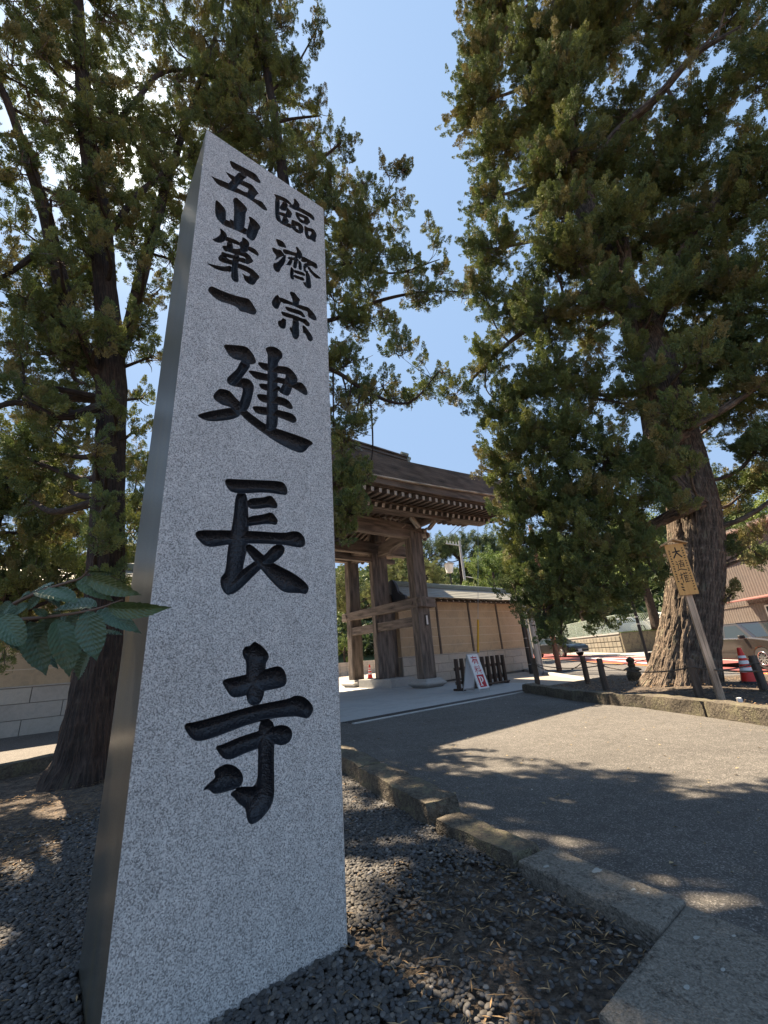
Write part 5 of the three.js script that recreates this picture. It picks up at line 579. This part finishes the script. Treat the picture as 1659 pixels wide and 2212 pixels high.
fencePanel(10.95, -8.66, .05, 5, 'dark stake fence panel right of the white parking sign, before the plaster wall');

// ------------------------------------------------------------------ rope fence round the tree bed
const posts = [[9.84, -6.49, .7], [10.63, -5.6, .66], [8.84, -4.31, .65], [8.07, -2.51, .61], [9.04, -1.92, .58], [12.2, -4.6, .62], [7.6, -1.0, .6]];
posts.forEach(([x, z, h], i) => { const g = thing('rope_fence_post', ['dark log post at the far corner of the tree bed, beside the gate apron', 'dark log post behind the tree bed, left of the small stone pagoda', 'dark log post near the kerb, before the small stone pagoda', 'split dark log post leaning before the ridged trunk and new wooden notice', 'dark log post right of the orange cone', 'dark log post between the stone pagoda and the ridged trunk', 'dark log post at the near side of the tree bed, past the wooden notice'][i], 'post', [x, .03, z], i); part(g, 'log', tube([[0, -.1, 0, .062], [.008, h * .5, .004, .06], [0, h, 0, .055]], 12, 12, .22, i + 3), mStick); part(g, 'rope_loop', new THREE.TorusGeometry(.064, .011, 6, 16).rotateX(Math.PI / 2), mRope, [0, h * .8, 0]); });
const rope = (a, b, sag, label) => { const [x0, z0, h0] = posts[a], [x1, z1, h1] = posts[b]; lone('rope', wire([x0, .03 + h0 * .8, z0], [x1, .03 + h1 * .8, z1], .011, sag, 12), mRope, label, 'rope'); };
rope(0, 1, .22, 'dark rope sagging between the two far log posts'); rope(0, 2, .08, 'dark rope along the kerb from the gate apron corner'); rope(1, 5, .12, 'dark rope behind the small stone pagoda'); rope(2, 3, .1, 'dark rope in front of the ridged trunk'); rope(3, 4, .07, 'dark rope crossing behind the wooden notice pole towards the cone'); rope(3, 6, .06, 'dark rope along the kerb past the wooden notice');

// ------------------------------------------------------------------ small stone pagoda
{
  const g = thing('stone_pagoda', 'small weathered stone pagoda marker at the foot of the ridged trunk', 'stone marker', [11.2, .08, -4.72]), s = M([.16, .15, .13], .95, { map: stoneMap, bumpMap: stoneBump, bumpScale: .01 });
  part(g, 'base', metric(new THREE.LatheGeometry([[0, -.08], [.13, -.08], [.155, .06], [.16, .14], [.13, .19], [0, .19]].map(([x, y]) => new THREE.Vector2(x, y)), 14)), s);
  part(g, 'cap', metric(new THREE.LatheGeometry([[0, .19], [.12, .19], [.19, .21], [.195, .24], [.12, .28], [.06, .3], [0, .3]].map(([x, y]) => new THREE.Vector2(x, y)), 4).rotateY(.5)), s);
  part(g, 'finial', metric(new THREE.LatheGeometry([[0, .29], [.075, .3], [.085, .345], [.06, .385], [.095, .42], [.09, .47], [.045, .5], [0, .53]].map(([x, y]) => new THREE.Vector2(x, y)), 14)), s);
}
// ------------------------------------------------------------------ wooden notice board
{
  const W = 192, H = 512, cv = document.createElement('canvas'); cv.width = W; cv.height = H; const c = cv.getContext('2d'); c.fillStyle = '#d9a765'; c.fillRect(0, 0, W, H);
  const r = rng(9); for (let i = 0; i < 60; i++) { c.strokeStyle = 'rgba(140,90,40,' + (.06 + r() * .12) + ')'; c.lineWidth = 1 + r() * 2; c.beginPath(); const x = r() * W; c.moveTo(x, 0); c.bezierCurveTo(x + 6, 170, x - 6, 340, x + (r() - .5) * 10, H); c.stroke(); }
  c.strokeStyle = '#1c1410'; c.lineCap = 'round'; const S = (w, ...p) => { c.lineWidth = w; c.beginPath(); c.moveTo(p[0], p[1]); for (let i = 2; i < p.length; i += 2) c.lineTo(p[i], p[i + 1]); c.stroke(); };
  S(13, 62, 82, 134, 76); S(14, 98, 40, 98, 90, 58, 140); S(14, 100, 90, 140, 138);
  S(8, 66, 178, 74, 190); S(8, 62, 206, 78, 206, 70, 250); S(9, 60, 268, 90, 258, 146, 272); S(7, 92, 180, 138, 178); S(7, 114, 168, 112, 200); S(7, 96, 200, 136, 198); S(7, 98, 216, 138, 214); S(7, 100, 232, 132, 230); S(7, 98, 200, 96, 240); S(7, 136, 198, 134, 240);
  S(8, 62, 318, 94, 314); S(8, 78, 296, 78, 390); S(7, 78, 330, 60, 356); S(7, 100, 306, 142, 302); S(6, 110, 294, 112, 314); S(6, 130, 292, 130, 312); S(7, 100, 330, 144, 326); S(7, 106, 326, 104, 392); S(6, 122, 322, 122, 390); S(6, 106, 346, 142, 344); S(6, 106, 364, 142, 362); S(7, 104, 388, 146, 384);
  for (const [x, y0, y1, w] of [[28, 60, 380, 4], [168, 40, 470, 3.4]]) for (let y = y0; y < y1; y += 26) for (let k = 0; k < 4; k++) S(w, x - 9 + r() * 6, y + r() * 18, x + 3 + r() * 7, y + r() * 18);
  for (let y = 398; y < 480; y += 28) for (let k = 0; k < 4; k++) S(5, 40 + r() * 10, y + r() * 20, 58 + r() * 14, y + r() * 20);
  const t = new THREE.CanvasTexture(cv); t.colorSpace = THREE.SRGBColorSpace; t.magFilter = THREE.LinearFilter;
  const g = thing('notice_board', 'new pale wooden notice board with brushed black writing and a little roof, on a pole', 'notice board', [7.94, .0, -2.2], -1.02);
  part(g, 'pole', box(.095, 2.35, .08, .006, 1), mFreshPost, [0, 1.1, -.06]);
  part(g, 'board', box(.27, .84, .03, .004, 1), mFresh, [0, 2.02, 0]); part(g, 'painted_face', new THREE.PlaneGeometry(.262, .83), M([1, 1, 1], .75, { map: t }), [0, 2.02, .0165]);
  for (const s of [-1, 1]) part(g, 'roof_board', box(.22, .022, .13, .004, 0), mFresh, [s * .093, 2.47, 0], [0, 0, -s * .42]);
  for (const y of [1.76, 2.28]) part(g, 'batten', box(.36, .045, .03, .004, 0), mFresh, [0, y, -.032]);
}
// ------------------------------------------------------------------ traffic cones
function cone(pos, h, label, turn = 0) {
  const g = thing('traffic_cone', label, 'cone', pos, turn), R = (y) => lerp(.135, .03, y);
  part(g, 'base', join([box(.4, .035, .4, .012), shift(cyl(.15, .17, .03, 24), 0, .03, 0)]), mRubber, [0, .02, 0]);
  const band = (a, b, e = 0) => { const q = new THREE.LatheGeometry([new THREE.Vector2(R(a) + e, .04 + a * h), new THREE.Vector2(R(b) + e, .04 + b * h)], 28); return q; };
  part(g, 'cone_body', join([band(0, 1), shift(new THREE.CircleGeometry(.03, 20).rotateX(-Math.PI / 2), 0, .04 + h, 0)]), mRed);
  for (const [a, b] of [[.3, .43], [.53, .63], [.7, .77]]) part(g, 'white_band', band(a, b, .0025), M([.82, .82, .8], .5));
  return g;
}
cone([10.1, .07, -2.3], .6, 'red traffic cone with white bands on a black base, right of the ridged trunk', .3);
cone([13.6, .005, -18.9], .7, 'red and white traffic cone beyond the gate, on the sunlit yard');
lone('bed_stone', rock(.2, .07, .14, 5, .02, 24).scale(1, 1, 1), mKerb, 'flat grey stone lying in the bed behind the notice pole', 'stone', [8.95, .07, -1.75], .4);
lone('white_block', box(.3, .05, .1, .008), mWhite, 'white concrete block lying in the bed near the cone', 'block', [9.0, .09, -1.45], .3);
lone('white_block', box(.07, .07, .06, .01), mWhite, 'small white block on the soil beside the notice pole foot', 'block', [7.72, .09, -1.95], .5);
lone('broken_kerb_bar', box(.32, .04, .05, .01), mRed, 'short red bar lying against the cone base', 'bar', [9.78, .1, -2.0], .25);

// ------------------------------------------------------------------ poles and wires
const gpole = (name, label, x, z, r, h, m, y = gy(x, z)) => { const g = thing(name, label, 'pole', [x, y, z]); part(g, 'shaft', shift(cyl(r * .8, r, h, 16), 0, h / 2 - .05, 0), m); return g; };
{
  let g = gpole('utility_pole', 'tall grey steel utility pole rising behind the gate roof corner', 16.4, -10.6, .12, 10.5, M([.33, .33, .33], .5));
  part(g, 'pipe', shift(cyl(.03, .03, 7, 8), .2, 3.5, .05), mMetal); for (const y of [2, 4.4, 6.6, 7.6]) part(g, 'clamp', shift(cyl(.15, .15, .05, 12), .04, y, 0), mBlack);
  part(g, 'cross_arm', box(.08, .08, 1.3, .01), mMetal, [0, 9.2, 0]); for (const z of [-.5, 0, .5]) part(g, 'insulator', cyl(.04, .05, .2, 8), mWhite, [0, 9.35, z]);
  g = gpole('utility_pole', 'far concrete utility pole with a cross arm, above the wall roof', 35.6, -30.3, .17, 13.2, M([.36, .36, .35], .8), 0);
  part(g, 'cross_arm', box(2.6, .12, .12, .01), mGreyPaint, [-1.0, 12.6, 0]); for (const x of [-2.1, -1.6, -1.1, -.6]) part(g, 'insulator', cyl(.05, .06, .3, 8), mGreyPaint, [x, 12.8, 0]);
  for (const y of [7.4, 8.9]) part(g, 'bracket', cyl(.04, .04, 4, 8).rotateZ(Math.PI / 2 - .06), mWhite, [1.9, y, 0]);
  const up = [[16.4, 9.4, -10.6]]; for (const [k, dx] of [[0, -2.1], [1, -1.4], [2, -.7]]) lone('power_line', wire([16.4, 9.45, -11.1 + k * .5], [35.6 + dx - 1, 12.95, -30.3], .02, .5, 10), mBlack, ['upper', 'middle', 'lower'][k] + ' power line from the steel pole to the far concrete pole', 'cable');
  g = gpole('wooden_pole', 'rust brown wooden pole at the pavement edge before the black car', 18.25, -10.8, .12, 7, wood([.42, .21, .14]));
  g = gpole('black_pole', 'black pole with white bands at the end of the plaster wall', 16.9, -11.35, .09, 6, mBlack); part(g, 'white_pipe', shift(cyl(.045, .045, 3, 10), .24, 1.5, .05), mGreyPaint); for (const y of [.4, 1.1, 1.5]) part(g, 'strap', shift(cyl(.098, .098, .02, 12), 0, y, 0), mMetal);
  g = gpole('black_pole', 'second black pole close beside the white pipe at the wall end', 17.35, -11.15, .08, 5, mBlack);
  g = gpole('black_pole', 'slim black roadside pole with grey bands, left of the ridged trunk', 16.6, -6.4, .06, 3.2, mBlack, -.1); for (const y of [1.6, 1.85, 2.1, 2.5]) part(g, 'band', shift(cyl(.062, .062, .05, 12), 0, y, 0), mGreyPaint);
  const gw = thing('guy_wire', 'thin guy wire with a yellow guard tube, slanting down before the plaster wall', 'cable', [10.75, 0, -9.2]);
  part(gw, 'steel_wire', wire([0, 0, 0], [2.6, 8.3, -.6], .009), mMetal); const dir = V(2.6, 8.3, -.6).normalize(); const q = part(gw, 'yellow_guard', cyl(.035, .035, 1.1, 12), mYellow, [dir.x * 1.55, dir.y * 1.55, dir.z * 1.55]); q.quaternion.setFromUnitVectors(UP, dir); part(gw, 'anchor', cyl(.02, .02, .9, 8), mMetal, [dir.x * .5, dir.y * .5, dir.z * .5]).quaternion.setFromUnitVectors(UP, dir);
  g = gpole('street_lamp', 'old style street lamp with a white tapered lantern behind the wall', 17.7, -16.1, .05, 5.4, mBlack, 0); g.userData.category = 'street lamp';
  part(g, 'lantern', new THREE.CylinderGeometry(.3, .2, .5, 4).rotateY(.4), M([.8, .82, .84], .3), [0, 5.65, 0]); part(g, 'lantern_roof', new THREE.ConeGeometry(.38, .16, 4).rotateY(.4), mBlack, [0, 5.98, 0]);
}
// ------------------------------------------------------------------ cars
function car(label, colour, o) {
  const g = thing('parked_car', label, 'car', o.pos, o.turn, o.group); if (o.name) g.name = numbered(o.name); const paint = new THREE.MeshPhysicalMaterial({ color: new THREE.Color().setRGB(...colour), roughness: .4, metalness: .1, clearcoat: .8, clearcoatRoughness: .05 });
  const h = o.h || 1.45, s = new THREE.Shape(); s.moveTo(-2.2, .32); s.lineTo(-1.72, .3); s.absarc(-1.36, .33, .37, Math.PI, 0, true); s.lineTo(.98, .3); s.absarc(1.35, .33, .37, Math.PI, 0, true); s.lineTo(2.18, .32); s.quadraticCurveTo(2.3, .45, 2.24, .66); s.quadraticCurveTo(2.0, .84, 1.1, .92); s.lineTo(-1.7, .96); s.quadraticCurveTo(-2.2, .94, -2.26, .75); s.quadraticCurveTo(-2.3, .5, -2.2, .32);
  const b = new THREE.ExtrudeGeometry(s, { depth: 1.56, bevelEnabled: true, bevelSize: .05, bevelThickness: .09, bevelSegments: 3, curveSegments: 8 }); b.translate(0, 0, -.78); part(g, 'body', b, paint);
  const bt = [[1.15, .9, .78], [-1.75, .93, .78]], tp = [[.32, h - .02, .58], [-1.05, h - .03, .58]];
  const quad = (a, b2, c, d) => { const q = geom([...a, ...b2, ...c, ...d], [0, 1, 2, 0, 2, 3], [0, 0, 1, 0, 1, 1, 0, 1]); return q.toNonIndexed(); }, P = ([x, y, z], sg) => [x, y, z * sg];
  const cab = join([quad(P(bt[0], 1), P(bt[0], -1), P(tp[0], -1), P(tp[0], 1)), quad(P(bt[1], -1), P(bt[1], 1), P(tp[1], 1), P(tp[1], -1)), quad(P(bt[1], 1), P(bt[0], 1), P(tp[0], 1), P(tp[1], 1)), quad(P(bt[0], -1), P(bt[1], -1), P(tp[1], -1), P(tp[0], -1)), quad(P(tp[0], 1), P(tp[0], -1), P(tp[1], -1), P(tp[1], 1))]); cab.computeVertexNormals(); part(g, 'cabin', cab, paint);
  part(g, 'roof', box(1.3, .05, 1.12, .02), paint, [-.37, h - .01, 0]);
  const side = (t, u, sg) => { const x0 = lerp(bt[1][0], bt[0][0], t), x1 = lerp(tp[1][0], tp[0][0], t); return [lerp(x0, x1, u), lerp(.92, h - .025, u), (lerp(.78, .58, u) + .006) * sg]; };
  for (const sg of [1, -1]) for (const [a, c] of [[.1, .52], [.55, .93]]) part(g, 'side_window', quad(side(a, .1, sg), side(c, .1, sg), side(c, .9, sg), side(a, .9, sg)), mGlass);
  const fr = (f, i) => (v, u) => [lerp(bt[i][0], tp[i][0], u) + (i ? -.006 : .006), lerp(bt[i][1], tp[i][1], u) + .004, lerp(-lerp(.78, .58, u), lerp(.78, .58, u), v)]; for (const i of [0, 1]) { const f = fr(0, i); part(g, i ? 'rear_window' : 'windscreen', quad(f(.08, .08), f(.92, .08), f(.92, .92), f(.08, .92)), mGlass); }
  for (const x of [-1.36, 1.35]) for (const sg of [1, -1]) { const w = part(g, 'wheel', new THREE.CylinderGeometry(.325, .325, .2, 28).rotateX(Math.PI / 2), mRubber, [x, .325, sg * .78]); const sp = [new THREE.TorusGeometry(.2, .018, 6, 24)]; for (let k = 0; k < 10; k++) sp.push(shift(box(.035, .19, .02), 0, .1, 0).rotateZ(k * .628)); part(w, 'rim', join(sp), mChrome, [0, 0, sg * .105]); }
  for (const sg of [1, -1]) { part(g, 'headlight', new THREE.SphereGeometry(.16, 12, 8).scale(.6, .45, 1), mChrome, [2.12, .68, sg * .58]); part(g, 'tail_light', new THREE.SphereGeometry(.15, 10, 8).scale(.4, .5, .9), mRed, [-2.2, .78, sg * .6]); part(g, 'mirror', box(.12, .12, .2, .04), mBlack, [.82, 1.0, sg * .94]); }
  part(g, 'grille', box(.04, .16, .8, .01), mBlack, [2.27, .58, 0]); part(g, 'number_plate', box(.015, .165, .33, .003), M([.78, .78, .74], .5), [2.315, .42, 0]); part(g, 'bumper_strip', box(.02, .03, 1.5, .005), mChrome, [2.31, .3, 0]); part(g, 'belt_line', box(2.6, .02, 1.735, .004), mChrome, [-.3, .945, 0]);
  return g;
}
const roadTurn = Math.atan2(-RU[1], RU[0]);
{ const at = (s, n) => { const [x, z] = roadPt(s, n); return [x, gy(x, z) + .02, z]; };
  car('dark brown grey saloon car passing on the road, right of the ridged trunk', [.026, .022, .02], { pos: at(2.4, 1.75), turn: roadTurn + Math.PI, name: 'passing_car' });
  car('black car coming down the road beyond the wooden pole', [.012, .012, .014], { pos: at(21.5, 1.6), turn: roadTurn + Math.PI + .35, name: 'passing_car' });
  for (const [k, [s, n, c, l]] of [[22, 10.5, [.75, .75, .75], 'white car parked on the raised lot behind the chain link fence'], [26.5, 9.5, [.62, .63, .66], 'silver car parked on the raised lot beside the white one'], [19, 12.5, [.7, .72, .75], 'pale car parked deepest in the raised lot, near the trees']].entries()) { const [x, z] = roadPt(s, n); car(l, c, { pos: [x, roadY(19) + 1.32, z], turn: roadTurn + .5 + k * .3 }); } }
// ------------------------------------------------------------------ retaining wall, chain link fence, raised lot, house
{
  const y0 = roadY(19) + .03, [cx, cz] = roadPt(19.5, 5.6), g = thing('retaining_wall', 'grey concrete block retaining wall with rows of square panels along the road', 'wall', [cx, y0, cz], roadTurn);
  part(g, 'wall_core', box(22, 1.5, .4), M([.17, .16, .14], .9), [11, .6, .2]); const panelMats = [[.25, .225, .18], [.28, .25, .2], [.23, .21, .17]].map((c) => M(c, .9, { map: plasterMap })), pb_ = box(.62, .34, .1, .03); for (let i = 0; i < 33; i++) for (let j = 0; j < 3; j++) part(g, 'square_panel', pb_, panelMats[(i + j) % 3], [.36 + i * .66, .2 + j * .4, .0 - .02 + .0]);
  part(g, 'coping', box(22, .12, .5, .01), mPlainConcrete, [11, 1.38, .2]);
  const h = thing('concrete_wall', 'stained smooth concrete retaining wall with moss on its top, beyond the ridged trunk', 'wall', [cx, y0, cz], roadTurn - Math.PI / 2 + .15);
  part(h, 'wall_slab', box(16, 1.55, .35, .02), M([.28, .25, .21], .92, { map: stoneMap }), [8, .62, 0]); part(h, 'moss_top', box(16, .05, .38, .01), M([.12, .16, .04], .95), [8, 1.42, 0]);
  structure('raised_parking_lot', grid((u, v) => roadPt(lerp(19.7, 60, u), lerp(5.8, 30, v)), 10, 8, () => y0 + 1.28), M([.3, .29, .28], .9, { map: plasterMap }));
  const f = thing('chain_link_fence', 'pale green chain link fence on top of the retaining walls', 'fence', [cx, y0 + 1.42, cz], roadTurn - Math.PI / 2 + .15), ws = [];
  for (const [ang, L] of [[0, 16], [Math.PI / 2 - .15, 20]]) { const m = new THREE.Matrix4().makeRotationY(ang), H = 1.25; for (let x = -H; x < L; x += .17) for (const d of [1, -1]) { const a = d > 0 ? x : x + H, x0 = clamp(a, 0, L), x1 = clamp(a + d * H, 0, L); if (Math.abs(x1 - x0) < .05) continue; const q = wire([x0, Math.abs(x0 - a), 0], [x1, Math.abs(x1 - a), 0], .009, 0, 1); q.applyMatrix4(m); ws.push(q); }
    for (let x = 0; x <= L; x += 2) { const q = cyl(.025, .025, 1.3, 8); q.translate(x, .65, 0); q.applyMatrix4(m); part(f, 'fence_post', q, M([.42, .5, .44], .6)); } const q = cyl(.02, .02, L, 8); q.rotateZ(Math.PI / 2); q.translate(L / 2, 1.27, 0); q.applyMatrix4(m); part(f, 'top_rail', q, M([.42, .5, .44], .6)); }
  stuff(part(f, 'wire_mesh', mergeGeometries(ws), M([.42, .52, .45], .5)));
  // corrugated house
  const [hx, hz] = roadPt(-8, 6.4), yb = roadY(-4) + .03, hs = thing('corrugated_house', 'house clad in brown corrugated metal sheets, beyond the passing saloon car', 'house', [hx, yb, hz], roadTurn);
  const P = [], U = [], I = [], n = 700; for (let i = 0; i <= n; i++) { const x = i / n * 19, z = -.012 * Math.cos(x / .16 * 6.283); P.push(x, -.2, z, x, 6.1, z); U.push(x, 0, x, 6.1); if (i) { const b = i * 2; I.push(b - 2, b, b - 1, b - 1, b, b + 1); } }
  const clad = M([.165, .138, .122], .6, { map: plasterMap }); part(hs, 'corrugated_wall', geom(P, I, U), clad); part(hs, 'house_body', box(18.98, 6.2, 8, 0), clad, [9.5, 2.95, 4.03]);
  part(hs, 'roof', box(19.6, .12, 9.2, .02, 0), M([.2, .13, .11], .6), [9.5, 6.3, 3.9], [-.12, 0, 0]); part(hs, 'sheet_joint', box(19, .03, .03), mDark, [9.5, 2.4, -.03]);
  const wn = part(hs, 'window', box(1.7, 1.1, .08, .01), mGlass, [14.0, 1.7, -.06]); part(wn, 'window_frame', join([shift(box(1.8, .07, .1), 0, .56, 0), shift(box(1.8, .07, .1), 0, -.56, 0), shift(box(.07, 1.1, .1), -.88, 0, 0), shift(box(.07, 1.1, .1), .88, 0, 0), shift(box(.05, 1.1, .09), 0, 0, 0)]), M([.6, .6, .58], .5));
  part(hs, 'canopy', box(3.2, .06, .9, .01), M([.25, .11, .1], .5), [14.4, 2.65, -.45], [-.15, 0, 0]); part(hs, 'canopy_bracket', box(.05, .5, .5, .01), mDark, [12.9, 2.35, -.3], [.6, 0, 0]);
}
// ------------------------------------------------------------------ planter wall and shrubs beyond the gate
{
  const g = thing('planter_wall', 'low grey block planter wall at the far side of the sunlit yard', 'wall', [15.2, 0, -27]); for (let i = 0; i < 14; i++) for (let j = 0; j < 3; j++) part(g, 'block', box(.58, .3, .3, .012), blockMaps[(i * 2 + j) % 3], [-3 + i * .6, .15 + j * .31, 0]);
  bgTree('shrub', 'fresh green shrub on the planter wall beyond the gate', 12.9, -28, 3.2, 1.2, 141, gL, { n: 9 }); bgTree('shrub', 'rounded green shrub beside the planter wall beyond the gate', 17.4, -27.2, 2.6, 1.0, 142, gL, { n: 8 }); bgTree('shrub', 'dark hedge shrub at the left end of the yard, seen past the pillar edge', 10.6, -27, 6.5, 2.4, 143, gD, { n: 14 });
}

renderer.render(scene, camera);
